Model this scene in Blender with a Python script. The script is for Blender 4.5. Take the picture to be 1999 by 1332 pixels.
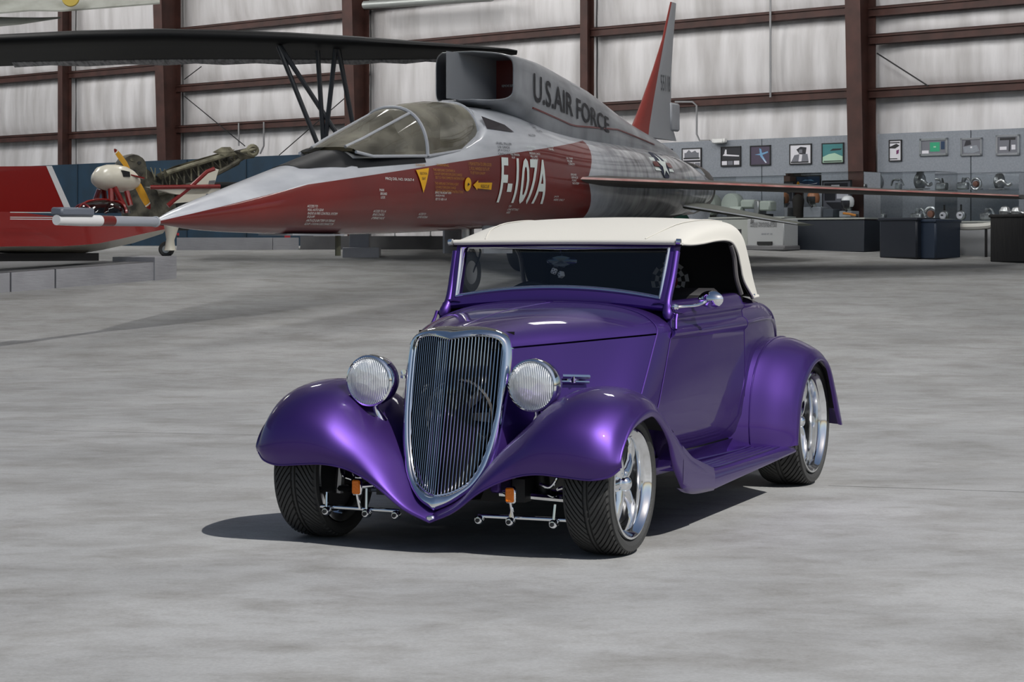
import bpy, bmesh, math, random
from mathutils import Vector, Matrix
from mathutils.bvhtree import BVHTree
for o in list(bpy.data.objects): bpy.data.objects.remove(o, do_unlink=True)
SC = bpy.context.scene
C = SC.collection
random.seed(7)
PI = math.pi
R = math.radians
# ------------------------------------------------------------------ camera
FPX, HZ, HCAM = 4000.0, 480.0, 1.33
cd = bpy.data.cameras.new('camera'); cam = bpy.data.objects.new('camera', cd); C.objects.link(cam)
cd.sensor_width = 36.0; cd.lens = FPX / 1999 * 36.0
cd.shift_y = -(666 - HZ) / 1999; cd.shift_x = -0.5 / 1999
cd.clip_start = 0.1; cd.clip_end = 500
cam.location = (0, 0, HCAM); cam.rotation_euler = (R(90), 0, 0)
SC.camera = cam
# ------------------------------------------------------------------ colour management
SC.view_settings.view_transform = 'Standard'
try: SC.view_settings.look = 'None'
except Exception: pass
SC.view_settings.exposure = 0.0; SC.view_settings.gamma = 1.0
SC.view_settings.use_curve_mapping = False
SC.cycles.transparent_max_bounces = 48
# ------------------------------------------------------------------ sky
wd = bpy.data.worlds.new('world'); SC.world = wd; wd.use_nodes = True
nt = wd.node_tree; nt.nodes.clear()
sky = nt.nodes.new('ShaderNodeTexSky'); sky.sky_type = 'NISHITA'; sky.sun_disc = False
sky.sun_elevation = R(49); sky.sun_rotation = R(137); sky.air_density = 1.0; sky.dust_density = 1.5; sky.ozone_density = 1.2
bg = nt.nodes.new('ShaderNodeBackground'); bg.inputs[1].default_value = SKY_STRENGTH = 0.07
wo = nt.nodes.new('ShaderNodeOutputWorld')
nt.links.new(sky.outputs[0], bg.inputs[0]); nt.links.new(bg.outputs[0], wo.inputs[0])
# ------------------------------------------------------------------ key light: spot added in place of the sun, fading into the hangar
SUN_DIR = Vector((0.594, -0.64, 1.0)).normalized()
kl = bpy.data.lights.new('key_light', 'SPOT'); klo = bpy.data.objects.new('key_light', kl); C.objects.link(klo)
klo.location = Vector((0.0, 8.2, 0.0)) + SUN_DIR * 45.0
klo.rotation_euler = SUN_DIR.to_track_quat('Z', 'Y').to_euler()
kl.energy = 126000; kl.spot_size = R(43); kl.spot_blend = 1.0; kl.shadow_soft_size = 0.18; kl.color = (1.0, 0.975, 0.94)
# ------------------------------------------------------------------ hangar ceiling lamps' light (fixtures are built further down)
CEIL_Z = 11.2
LAMPS = []
_wd = Vector((-1.15, 1, 0)).normalized(); _wn = Vector((-1, -1.15, 0)).normalized()
for _row, _off, _ws in (('back', 7.0, (-9, -1, 7, 15, 23, 31)), ('front', 15.0, (-8, 2, 12, 22))):
    for _w in _ws:
        _p = Vector((6.9, 40, 0)) + _wd * _w + _wn * _off; LAMPS.append((_p.x, _p.y, _row))
LAMP_ROT = {r: Vector((0, 0, -1)).rotation_difference(Vector(v).normalized()).to_euler() for r, v in (('back', (.35, .40, -.85)), ('front', (.28, .33, -.90)))}   # tilted towards the back wall
LAMP_W = {'back': 345.0, 'front': 480.0}
for (rx, ry, _row) in LAMPS:
    al = bpy.data.lights.new('lamp_light', 'AREA'); ao = bpy.data.objects.new('lamp_light', al); C.objects.link(ao)
    al.shape = 'RECTANGLE'; al.size = 1.4; al.size_y = 4.9; al.energy = LAMP_W[_row]; al.color = (1.0, 0.985, 0.96)
    ao.location = (rx, ry, CEIL_Z - 0.62); ao.rotation_euler = LAMP_ROT[_row]
# ------------------------------------------------------------------ helpers
def lerp(a, b, t): return a + (b - a) * t
def interp(tab, x):
    "smooth (monotone cubic) interpolation of a table [(x, y), ...]"
    n = len(tab)
    if x <= tab[0][0]: return tab[0][1]
    if x >= tab[-1][0]: return tab[-1][1]
    for i in range(n - 1):
        if tab[i][0] <= x <= tab[i + 1][0]: break
    d = [(tab[k + 1][1] - tab[k][1]) / (tab[k + 1][0] - tab[k][0]) for k in range(n - 1)]
    def m(k):
        if k == 0: return d[0]
        if k == n - 1: return d[-1]
        if d[k - 1] * d[k] <= 0: return 0.0
        return 2 * d[k - 1] * d[k] / (d[k - 1] + d[k])
    h = tab[i + 1][0] - tab[i][0]; t = (x - tab[i][0]) / h
    return ((2*t**3 - 3*t*t + 1) * tab[i][1] + (t**3 - 2*t*t + t) * h * m(i)
            + (-2*t**3 + 3*t*t) * tab[i + 1][1] + (t**3 - t*t) * h * m(i + 1))
def lin(tab, x):
    if x <= tab[0][0]: return tab[0][1]
    for (a, b), (c, d) in zip(tab, tab[1:]):
        if x <= c: return b + (d - b) * (x - a) / (c - a)
    return tab[-1][1]
def crom(P, n, closed=False):
    "Catmull-Rom through points, n samples per span"
    P = [Vector(p) for p in P]; out = []; m = len(P)
    spans = m if closed else m - 1
    for i in range(spans):
        if closed: p0, p1, p2, p3 = P[(i-1) % m], P[i], P[(i+1) % m], P[(i+2) % m]
        else:
            p1, p2 = P[i], P[i+1]
            p0 = P[i-1] if i > 0 else p1 * 2 - p2
            p3 = P[i+2] if i + 2 < m else p2 * 2 - p1
        for k in range(n):
            t = k / n
            out.append(0.5 * ((2*p1) + (p2-p0)*t + (2*p0-5*p1+4*p2-p3)*t*t + (3*p1-p0-3*p2+p3)*t**3))
    if not closed: out.append(P[-1].copy())
    return out
def netsurf(rows, nu, nv):
    "Catmull-Rom surface from a control net; returns rows of points"
    a = [crom(r, nv) for r in rows]
    cols = [crom([r[j] for r in a], nu) for j in range(len(a[0]))]
    return [[cols[j][i] for j in range(len(cols))] for i in range(len(cols[0]))]
class MB:
    def __init__(s): s.V = []; s.F = []; s.M = []
    def add(s, V, F, m=0):
        b = len(s.V); s.V += [Vector(v) for v in V]; s.F += [[i + b for i in f] for f in F]; s.M += [m] * len(F); return s
    def box(s, c, d, rot=None, m=0, bev=0.0):
        x, y, z = d[0]/2, d[1]/2, d[2]/2
        if bev > 0:
            b = min(bev, x*.9, y*.9, z*.9)
            V = []
            for sx in (-1, 1):
                for sy in (-1, 1):
                    for sz in (-1, 1):
                        V += [(sx*x, sy*(y-b), sz*(z-b)), (sx*(x-b), sy*y, sz*(z-b)), (sx*(x-b), sy*(y-b), sz*z)]
            bm = bmesh.new()
            for v in V: bm.verts.new(v)
            bmesh.ops.convex_hull(bm, input=bm.verts)
            bmesh.ops.dissolve_limit(bm, angle_limit=0.02, verts=bm.verts, edges=bm.edges)
            bm.verts.index_update()
            V = [v.co.copy() for v in bm.verts]; F = [[v.index for v in f.verts] for f in bm.faces]; bm.free()
        else:
            V = [Vector((a*x, b*y, e*z)) for a in (-1, 1) for b in (-1, 1) for e in (-1, 1)]
            F = [(0,1,3,2),(4,6,7,5),(0,4,5,1),(2,3,7,6),(0,2,6,4),(1,5,7,3)]
        if rot is not None: V = [rot @ v for v in V]
        c = Vector(c); return s.add([v + c for v in V], F, m)
    def tube(s, path, r, seg=10, caps=True, closed=False, m=0):
        P = [Vector(p) for p in path]; n = len(P)
        rr = [r] * n
        if isinstance(r, (list, tuple)): rr = [lin([(q, v) for q, v in enumerate(r)], i * (len(r) - 1) / max(1, n - 1)) for i in range(n)]
        rings = []; up = None
        for i in range(n):
            if closed: t = (P[(i+1) % n] - P[i-1])
            else: t = P[min(i+1, n-1)] - P[max(i-1, 0)]
            t = t.normalized() if t.length > 1e-9 else Vector((0, 0, 1))
            if up is None:
                up = Vector((0, 0, 1)) if abs(t.z) < .9 else Vector((1, 0, 0))
            u = (up - t * up.dot(t)); u = u.normalized() if u.length > 1e-6 else t.orthogonal().normalized()
            up = u; w = t.cross(u)
            rings.append([P[i] + (u * math.cos(2*PI*k/seg) + w * math.sin(2*PI*k/seg)) * rr[i] for k in range(seg)])
        return s.loft(rings, closed, caps and not closed, m)
    def loft(s, rings, closed_path=False, caps=True, m=0, ring_closed=True):
        n = len(rings); k = len(rings[0]); V = [p for r in rings for p in r]; F = []
        for i in range(n if closed_path else n - 1):
            a, b = i * k, ((i + 1) % n) * k
            for j in range(k if ring_closed else k - 1):
                j2 = (j + 1) % k; F.append((a+j, a+j2, b+j2, b+j))
        if caps and not closed_path:
            F.append(tuple(range(k))[::-1]); F.append(tuple((n-1)*k + j for j in range(k)))
        return s.add(V, F, m)
    def grid(s, rows, m=0, flip=False):
        n = len(rows); k = len(rows[0]); V = [p for r in rows for p in r]; F = []
        for i in range(n-1):
            for j in range(k-1):
                f = (i*k+j, i*k+j+1, (i+1)*k+j+1, (i+1)*k+j); F.append(f[::-1] if flip else f)
        return s.add(V, F, m)
    def lathe(s, prof, o=(0,0,0), axis='x', seg=32, m=0, closed=False):
        "prof: [(r, a)] spun about an axis through o"
        rings = []
        for k in range(seg):
            t = 2*PI*k/seg; c_, s_ = math.cos(t), math.sin(t); ring = []
            for r, a in prof:
                p = {'x': (a, r*c_, r*s_), 'y': (r*c_, a, r*s_), 'z': (r*c_, r*s_, a)}[axis]
                ring.append(Vector(o) + Vector(p))
            rings.append(ring)
        return s.loft(rings, True, False, m, ring_closed=closed)
    def prism(s, poly, d, m=0):
        "poly: 3-D polygon, d: extrusion vector"
        n = len(poly); P = [Vector(p) for p in poly]; d = Vector(d)
        F = [tuple(range(n))[::-1], tuple(range(n, 2*n))] + [(i, (i+1) % n, n+(i+1) % n, n+i) for i in range(n)]
        return s.add(P + [p + d for p in P], F, m)
    def xf(s, M): s.V = [M @ v for v in s.V]; return s
    def build(s, name, mat, parent=None, ang=40, loc=None, rot=None, clean=True):
        me = bpy.data.meshes.new(name); me.from_pydata([tuple(v) for v in s.V], [], [tuple(f) for f in s.F])
        mats = mat if isinstance(mat, (list, tuple)) else [mat]
        for x in mats: me.materials.append(x)
        if len(mats) > 1: me.polygons.foreach_set('material_index', s.M)
        if clean:
            bm = bmesh.new(); bm.from_mesh(me)
            bmesh.ops.remove_doubles(bm, verts=bm.verts, dist=1e-5)
            bmesh.ops.recalc_face_normals(bm, faces=bm.faces)
            bm.to_mesh(me); bm.free()
        me.polygons.foreach_set('use_smooth', [ang > 0] * len(me.polygons))
        if 0 < ang < 180: me.set_sharp_from_angle(angle=R(ang))
        o = bpy.data.objects.new(name, me); C.objects.link(o)
        if parent is not None: o.parent = parent
        if loc is not None: o.location = loc
        if rot is not None: o.rotation_euler = rot
        return o
def link(name, me, parent=None, loc=(0,0,0), rot=(0,0,0), scl=(1,1,1)):
    o = bpy.data.objects.new(name, me); C.objects.link(o); o.parent = parent
    o.location = loc; o.rotation_euler = rot; o.scale = scl; return o
def thing(name, label, cat, loc=(0,0,0), rz=0.0, group=None):
    o = bpy.data.objects.new(name, None); C.objects.link(o); o.location = loc; o.rotation_euler = (0,0,rz)
    o.empty_display_size = .2
    return tag(o, label, cat, group)
def tag(o, label, cat, group=None):
    o['label'] = label; o['category'] = cat
    if group: o['group'] = group
    return o
def struct(o): o['kind'] = 'structure'; return o
# ------------------------------------------------------------------ materials
MATS = {}
def mat(name, col=(.5,.5,.5), rough=.5, metal=0.0, coat=0.0, spec=None, noise=None, bump=None, trans=0.0, ior=None, emit=None, sheen=0.0):
    """noise=(scale, col2, contrast_lo, contrast_hi[, stretch]); bump=(scale, strength[, stretch])"""
    if name in MATS: return MATS[name]
    m = bpy.data.materials.new(name); m.use_nodes = True; n = m.node_tree; b = n.nodes['Principled BSDF']
    b.inputs['Base Color'].default_value = (*col, 1); b.inputs['Roughness'].default_value = rough; b.inputs['Metallic'].default_value = metal
    if coat: b.inputs['Coat Weight'].default_value = coat; b.inputs['Coat Roughness'].default_value = .03
    if spec is not None: b.inputs['Specular IOR Level'].default_value = spec
    if trans: b.inputs['Transmission Weight'].default_value = trans
    if ior: b.inputs['IOR'].default_value = ior
    if sheen: b.inputs['Sheen Weight'].default_value = sheen
    if emit: b.inputs['Emission Color'].default_value = (*emit[0], 1); b.inputs['Emission Strength'].default_value = emit[1]
    if noise or bump:
        tc = n.nodes.new('ShaderNodeTexCoord')
    def tex(scale, stretch, detail=6):
        mp = n.nodes.new('ShaderNodeMapping'); mp.inputs['Scale'].default_value = stretch
        n.links.new(tc.outputs['Object'], mp.inputs[0])
        t = n.nodes.new('ShaderNodeTexNoise'); t.inputs['Scale'].default_value = scale; t.inputs['Detail'].default_value = detail
        n.links.new(mp.outputs[0], t.inputs['Vector']); return t
    if noise:
        t = tex(noise[0], noise[4] if len(noise) > 4 else (1,1,1))
        r = n.nodes.new('ShaderNodeValToRGB'); r.color_ramp.elements[0].position = noise[2]; r.color_ramp.elements[1].position = noise[3]
        r.color_ramp.elements[0].color = (*noise[1], 1); r.color_ramp.elements[1].color = (*col, 1)
        n.links.new(t.outputs[0], r.inputs[0]); n.links.new(r.outputs[0], b.inputs['Base Color'])
    if bump:
        t = tex(bump[0], bump[2] if len(bump) > 2 else (1,1,1))
        bp = n.nodes.new('ShaderNodeBump'); bp.inputs['Strength'].default_value = bump[1]; bp.inputs['Distance'].default_value = .02
        n.links.new(t.outputs[0], bp.inputs['Height']); n.links.new(bp.outputs[0], b.inputs['Normal'])
    MATS[name] = m; return m
def glassmat(name, tint=(.9,.92,.92), refl=1.45, rough=0.0, haze=None):
    "thin pane: transparent + fresnel reflection (+ a milky reflection painted in as dirt)"
    if name in MATS: return MATS[name]
    m = bpy.data.materials.new(name); m.use_nodes = True; n = m.node_tree; n.nodes.clear()
    o = n.nodes.new('ShaderNodeOutputMaterial'); tr = n.nodes.new('ShaderNodeBsdfTransparent'); tr.inputs[0].default_value = (*tint, 1)
    gl = n.nodes.new('ShaderNodeBsdfGlossy'); gl.inputs['Roughness'].default_value = rough
    fr = n.nodes.new('ShaderNodeFresnel'); fr.inputs[0].default_value = refl
    mx = n.nodes.new('ShaderNodeMixShader'); n.links.new(fr.outputs[0], mx.inputs[0])
    n.links.new(tr.outputs[0], mx.inputs[1]); n.links.new(gl.outputs[0], mx.inputs[2]); last = mx
    if haze:
        df = n.nodes.new('ShaderNodeBsdfDiffuse'); df.inputs[0].default_value = (*haze[0], 1)
        m2 = n.nodes.new('ShaderNodeMixShader'); n.links.new(mx.outputs[0], m2.inputs[1]); n.links.new(df.outputs[0], m2.inputs[2])
        tc = n.nodes.new('ShaderNodeTexCoord'); t = n.nodes.new('ShaderNodeTexNoise'); t.inputs['Scale'].default_value = 1.6; t.inputs['Detail'].default_value = 5
        n.links.new(tc.outputs['Object'], t.inputs['Vector'])
        mr = n.nodes.new('ShaderNodeMapRange'); mr.inputs[1].default_value = .35; mr.inputs[2].default_value = .7
        mr.inputs[3].default_value = haze[1]; mr.inputs[4].default_value = haze[2]
        n.links.new(t.outputs[0], mr.inputs[0]); n.links.new(mr.outputs[0], m2.inputs[0]); last = m2
    n.links.new(last.outputs[0], o.inputs[0]); MATS[name] = m; return m
def hexc(h):
    "sRGB hex to linear"
    c = [int(h[i:i+2], 16) / 255 for i in (0, 2, 4)]
    return tuple(x / 12.92 if x <= .04045 else ((x + .055) / 1.055) ** 2.4 for x in c)
CHROME = mat('chrome', (.86,.88,.9), .045, 1.0)
POLISHED = mat('polished_aluminium', (.84,.85,.86), .1, 1.0)
STEEL = mat('dull_steel', (.42,.42,.42), .35, .9)
BLACK = mat('satin_black', (.012,.012,.013), .5)
RUBBER = mat('tyre_rubber', (.030,.030,.029), .6, bump=(90, .15))
WHITEPAINT = mat('white_paint', (.75,.75,.74), .4)
def world_at(px, py, D): return Vector(((px - 1000) * D / FPX, D, HCAM - (py - HZ) * D / FPX))
# text and decals -------------------------------------------------
def text_polys(s, size=1.0, font_shear=0.0, align='LEFT', spacing=1.0, bold=0.0):
    cu = bpy.data.curves.new('lettering', 'FONT'); cu.body = s; cu.size = size; cu.align_x = align; cu.space_character = spacing
    cu.shear = font_shear; cu.resolution_u = 3; cu.offset = bold
    o = bpy.data.objects.new('lettering', cu); C.objects.link(o)
    dg = bpy.context.evaluated_depsgraph_get(); me = bpy.data.meshes.new_from_object(o.evaluated_get(dg))
    V = [v.co.copy() for v in me.vertices]; F = [tuple(p.vertices) for p in me.polygons]
    bpy.data.objects.remove(o, do_unlink=True); bpy.data.curves.remove(cu); bpy.data.meshes.remove(me)
    return V, F
def norm_polys(V, F, w, h):
    "fit text outlines into a w x h box with the origin at its lower left"
    x0 = min(v.x for v in V); x1 = max(v.x for v in V); y0 = min(v.y for v in V); y1 = max(v.y for v in V)
    return [Vector(((v.x-x0)/(x1-x0)*w, (v.y-y0)/(y1-y0)*h, 0)) for v in V], F
def slice_polys(V, F, stepx, stepy):
    bm = bmesh.new(); vs = [bm.verts.new(v) for v in V]
    for f in F:
        try: bm.faces.new([vs[i] for i in f])
        except ValueError: pass
    x0 = min(v.x for v in V); x1 = max(v.x for v in V); y0 = min(v.y for v in V); y1 = max(v.y for v in V)
    for st, a, b, no in ((stepx, x0, x1, (1,0,0)), (stepy, y0, y1, (0,1,0))):
        if not st: continue
        k = a + st
        while k < b:
            bmesh.ops.bisect_plane(bm, geom=bm.verts[:] + bm.edges[:] + bm.faces[:], plane_co=(k if no[0] else 0, k if no[1] else 0, 0), plane_no=no)
            k += st
    bm.verts.index_update()
    V2 = [v.co.copy() for v in bm.verts]; F2 = [tuple(v.index for v in f.verts) for f in bm.faces]; bm.free()
    return V2, F2
def flat_text(name, s, o, ux, uy, w, h, m, parent=None, lift=.004, bold=0.0):
    "lettering on a flat surface: o = lower-left corner, ux / uy = unit directions"
    V, F = norm_polys(*text_polys(s, bold=bold), w, h); o = Vector(o); ux = Vector(ux); uy = Vector(uy); nn = ux.cross(uy) * lift
    mb = MB(); mb.add([o + ux*v.x + uy*v.y + nn for v in V], F); return mb.build(name, m, parent, ang=0, clean=False)
# ================================================================== the hangar
def floor_z(Y):
    "flat apron, then a gentle ramp up into the hangar (smoothed at both ends)"
    def f(y): return 0.0 if y < 20 else (1.33 if y > 40 else (y - 20) * .0665)
    return sum(f(Y + d) for d in (-2.4, -1.6, -.8, 0, .8, 1.6, 2.4)) / 7
def concrete():
    m = bpy.data.materials.new('concrete'); m.use_nodes = True; n = m.node_tree; b = n.nodes['Principled BSDF']
    tc = n.nodes.new('ShaderNodeTexCoord')
    def noise(scale, detail, rough, stretch=(1,1,1), dist=0.0):
        mp = n.nodes.new('ShaderNodeMapping'); mp.inputs['Scale'].default_value = stretch
        n.links.new(tc.outputs['Object'], mp.inputs[0])
        t = n.nodes.new('ShaderNodeTexNoise'); t.inputs['Scale'].default_value = scale; t.inputs['Detail'].default_value = detail
        t.inputs['Roughness'].default_value = rough; t.inputs['Distortion'].default_value = dist
        n.links.new(mp.outputs[0], t.inputs['Vector']); return t.outputs[0]
    def ramp(src, p0, p1, c0, c1):
        r = n.nodes.new('ShaderNodeValToRGB'); r.color_ramp.elements[0].position = p0; r.color_ramp.elements[1].position = p1
        r.color_ramp.elements[0].color = (*c0, 1); r.color_ramp.elements[1].color = (*c1, 1); n.links.new(src, r.inputs[0]); return r.outputs[0]
    def mul(a, bb, f=1.0):
        x = n.nodes.new('ShaderNodeMix'); x.data_type = 'RGBA'; x.blend_type = 'MULTIPLY'; x.inputs[0].default_value = f
        n.links.new(a, x.inputs[6]); n.links.new(bb, x.inputs[7]); return x.outputs[2]
    base = ramp(noise(.55, 8, .62, dist=.2), .3, .72, (.25,.252,.25), (.355,.358,.355))
    c = mul(base, ramp(noise(1.7, 10, .72, (.8,1.1,1), .25), .36, .56, (.76,.745,.725), (1,1,1)))
    c = mul(c, ramp(noise(5.5, 8, .72, (.8,1.2,1), .2), .32, .5, (.86,.855,.84), (1,1,1)))
    c = mul(c, ramp(noise(60, 4, .7), .3, .65, (.86,.86,.86), (1.04,1.04,1.04)))
    # scattered darker scuffs
    c = mul(c, ramp(noise(.9, 12, .8, (.6,1.3,1), .4), .30, .42, (.62,.60,.57), (1,1,1)), .5)
    n.links.new(c, b.inputs['Base Color'])
    rr = n.nodes.new('ShaderNodeMapRange'); rr.inputs[3].default_value = .6; rr.inputs[4].default_value = .8
    n.links.new(noise(1.3, 6, .6), rr.inputs[0]); n.links.new(rr.outputs[0], b.inputs['Roughness'])
    bp = n.nodes.new('ShaderNodeBump'); bp.inputs['Strength'].default_value = .12; bp.inputs['Distance'].default_value = .01
    n.links.new(noise(38, 8, .7), bp.inputs['Height']); n.links.new(bp.outputs[0], b.inputs['Normal'])
    b.inputs['Specular IOR Level'].default_value = .18
    return m
CONCRETE = concrete()
ys = [-60, -30, -10, 0, 4, 8, 12] + [14 + k for k in range(0, 33)] + [50, 60, 75, 95]
xs = [-60, -40, -25, -15, -8, -4, 0, 4, 8, 15, 25, 40, 60]
fl = MB().grid([[(x, y, floor_z(y)) for x in xs] for y in ys], flip=True).build('floor', CONCRETE, ang=60)
struct(fl)
# faint saw-cut joints in the slab
JOINT = mat('joint_filler', (.12,.118,.112), .8)
def joint(pts):
    mb = MB()
    for a, b_ in zip(pts, pts[1:]):
        a = Vector(a); b_ = Vector(b_); d = (b_ - a).normalized(); w = Vector((-d.y, d.x, 0)) * .004
        mb.add([a - w, b_ - w, b_ + w, a + w], [(0,1,2,3)])
    o = mb.build('saw_cut_joint', JOINT, fl, ang=0)
joint([(-3.3, 14.75, .0015), (-1.7, 14.35, .0015)])
joint([(1.75, 11.35, .0015), (6.0, 10.1, .0015)])
# ------------------------------------------------------------------ back wall (45 degrees to the view, nearer on the right)
WD = Vector((-1.15, 1, 0)).normalized(); WO = Vector((6.9, 40, 0)); WN = Vector((-1, -1.15, 0)).normalized()
FZ = 1.36
def wl(w, off, z): return WO + WD * w + WN * off + Vector((0, 0, z))
INSUL = mat('vinyl_insulation', hexc('dad8da'), .5, noise=(1.5, hexc('b6b3b3'), .32, .62, (1.6,1.6,.22)), bump=(3.0, 1.0, (2.6,2.6,.18)))
STEELRED = mat('red_oxide_steel', hexc('4d2f29'), .6, noise=(3, hexc('38221d'), .3, .7))
WALLBACK = mat('wall_sheeting', (.32,.32,.33), .7)
wb = MB(); wb.box(wl(11, -.42, 6.2), (52, .1, 11.0), Matrix.Rotation(math.atan2(WD.y, WD.x), 3, 'Z'))
wall = struct(wb.build('wall_back', WALLBACK, ang=0))
ROTW = Matrix.Rotation(math.atan2(WD.y, WD.x), 3, 'Z')
COLS = [(-6.97, .34), (0.0, .56), (6.97, .22), (13.94, .52), (20.91, .56), (25.5, .3), (32.4, .5)]
GIRTS = {0: [4.31, 5.36, 5.9, 7.0], 1: [4.31, 5.36, 5.9, 7.0], 2: [4.34, 5.98, 7.2], 3: [4.36, 6.07, 7.1], 4: [4.385, 5.455, 6.94], 5: [4.385, 6.065, 6.85], 6: [4.39, 6.1, 6.85]}
def pillow(w0, w1, z0, z1, bulge):
    "one vinyl-faced insulation blanket, sagging between its girts"
    nw = max(4, int((w1 - w0) / .22)); nz = 8; rows = []
    sd = random.random() * 9
    for i in range(nz + 1):
        t = i / nz; row = []
        for j in range(nw + 1):
            s = j / nw; w = lerp(w0, w1, s)
            b = bulge * (1 - (2*t-1)**4) * (1 - (2*s-1)**10) + .012 * math.sin(w * 5.1 + sd + 2*math.sin(t*3+sd)) * math.sin(PI*t) + .016 * abs(math.sin(w * PI / 1.22 + sd))
            row.append(wl(w, -.33 + b, lerp(z0, z1, t)))
        rows.append(row)
    return MB().grid(rows)
for bi in range(1, 7):
    w0, w1 = COLS[bi-1][0], COLS[bi][0]; zs = [FZ] + GIRTS[bi] + [9.5]
    for a, b_ in zip(zs, zs[1:]):
        pillow(w0 + .02, w1 - .02, a + .02, b_ - .02, .09 + .04*random.random()).build('insulation_panel', INSUL, wall, ang=60)
    for g in GIRTS[bi]:
        mb = MB()
        L = w1 - w0 - .1; c = (w0 + w1) / 2
        mb.box(wl(c, -.14, g + .085), (L, .24, .02), ROTW); mb.box(wl(c, -.14, g - .085), (L, .24, .02), ROTW)
        mb.box(wl(c, -.06, g), (L, .02, .19), ROTW); mb.box(wl(c, -.03, g + .07), (L, .02, .05), ROTW)
        mb.build('girt', STEELRED, wall, ang=0)
n = 0
for (w, d) in COLS:
    n += 1; mb = MB(); big = d > .4
    # I-section column; the main frames flare with height
    fw = .34 if big else .2
    for (zz0, zz1, d0, d1) in ((FZ, 9.6, d * (.72 if big else 1), d * (1.25 if big else 1)),):
        for off0, off1 in ((-.1, -.1), (-.1 + d0, -.1 + d1)):
            P = [wl(w - fw/2, off0, zz0), wl(w + fw/2, off0, zz0), wl(w + fw/2, off1, zz1), wl(w - fw/2, off1, zz1)]
            mb.prism(P, WN * .02)
        P = [wl(w, -.1, zz0), wl(w, -.1 + d0, zz0), wl(w, -.1 + d1, zz1), wl(w, -.1, zz1)]
        mb.prism(P, WD * .016)
    if big: mb.box(wl(w, .12, FZ + .02), (.5, .62, .03), ROTW)
    struct(mb.build('trim_%d' % n, STEELRED, ang=0))
# tie rods of the wind bracing
for k, (a, b_) in enumerate((((360, 188), (478, 285)), ((360, 155), (393, 130)), ((545, 303), (692, 175)), ((1712, 104), (1812, 168)))):
    def wp(px, py, off):
        d = Vector(((px-1000)/FPX, 1, (HZ-py)/FPX)); Q = WO + WN*off; t = (Q.dot(WN)) / d.dot(WN); return Vector((0,0,HCAM)) + d*t
    def onwall(px, py, off=.05):
        d = Vector(((px-1000)/FPX, 1, (HZ-py)/FPX)); Q = WO + WN*off - Vector((0,0,HCAM)); Q.z = 0
        t = Q.dot(WN) / d.dot(WN); return Vector((0,0,HCAM)) + d*t
    MB().tube([onwall(*a), onwall(*b_)], .014, 6).build('tie_rod', BLACK, wall)
# conduit and light box over the photo panel
CONDUIT = mat('galvanised_conduit', (.30,.30,.31), .45, .5)
for pts in ([(1318,199),(1352,199),(1360,206),(1360,262),(1366,275),(1386,275)], [(1311,205),(1311,275)], [(1504,0),(1504,190)], [(466,240),(466,285)], [(515,238),(515,285),(508,300)]):
    mb = MB(); P = [onwall(x, y, .02) for x, y in pts]; mb.tube(P, .022, 6); mb.build('conduit', CONDUIT, wall)
# ------------------------------------------------------------------ roof over the display floor (open towards the apron)
ROOFM = mat('roof_liner', (.55,.55,.55), .7)
rb_ = MB(); rb_.box((0, 46, CEIL_Z + .1), (70, 52, .2)); ceil = struct(rb_.build('ceiling', ROOFM, ang=0))
for y in (22, 28, 34, 40, 46):
    mb = MB(); mb.box((0, y, CEIL_Z - .2), (60, .2, .4)); mb.build('roof_beam', STEELRED, ceil, ang=0)
# fluorescent fixtures
TUBE = mat('lamp_tube', (1,1,1), .4, emit=((1.0,.985,.95), 14.0)); FIX = mat('lamp_housing', (.7,.7,.7), .4)
for _k, (rx, ry, _row) in enumerate(LAMPS):
    t = thing('ceiling_lamp', 'fluorescent ceiling lamp, %s from the right in the %s row' % (('first','second','third','fourth','fifth','sixth','first','second','third','fourth')[_k], _row), 'lamp', (rx, ry, CEIL_Z - .6), 0, 'fluorescent lamps of the %s row' % _row)
    MB().box((0,0,.06), (1.6, 5.1, .1), bev=.02).build('housing', FIX, t)
    t.rotation_euler = LAMP_ROT[_row]
    for sx in (-.5, 0, .5): MB().tube([(sx,-2.4,0),(sx,2.4,0)], .03, 8).build('tube', TUBE, t)
    for sy in (-1.7, 1.7): MB().tube([(0,sy,.1),(0,sy,.6)], .012, 6).build('hanger', BLACK, t)
# ================================================================== the purple hot rod
CAR_RZ = R(-23.5)
car = thing('hot_rod_car', 'purple 1930s style hot rod convertible with white canvas top and chrome grille', 'car', (-.216, 9.13, 0), CAR_RZ)
def paint_mat():
    m = bpy.data.materials.new('purple_paint'); m.use_nodes = True; n = m.node_tree; b = n.nodes['Principled BSDF']
    b.inputs['Base Color'].default_value = (.076, .036, .205, 1); b.inputs['Metallic'].default_value = .93; b.inputs['Roughness'].default_value = .475
    b.inputs['Coat Weight'].default_value = .8; b.inputs['Coat Roughness'].default_value = .03; b.inputs['Coat IOR'].default_value = 1.32
    tc = n.nodes.new('ShaderNodeTexCoord'); t = n.nodes.new('ShaderNodeTexNoise'); t.inputs['Scale'].default_value = 900
    n.links.new(tc.outputs['Object'], t.inputs['Vector'])
    bp = n.nodes.new('ShaderNodeBump'); bp.inputs['Strength'].default_value = .04; bp.inputs['Distance'].default_value = .002
    n.links.new(t.outputs[0], bp.inputs['Height']); n.links.new(bp.outputs[0], b.inputs['Normal'])
    return m
PAINT = paint_mat()
CANVAS = mat('white_canvas', (.50,.485,.44), .85, bump=(260, .15)); LINER = mat('dark_headliner', (.012,.012,.014), .8)
UPHOL = mat('black_upholstery', (.014,.013,.015), .6); CARPET = mat('black_carpet', (.01,.01,.01), .9)
PANE = glassmat('window_glass', (.80,.82,.82), 1.5)
AMBER = mat('amber_lens', hexc('f07a08'), .25, bump=(160, .5))
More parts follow.
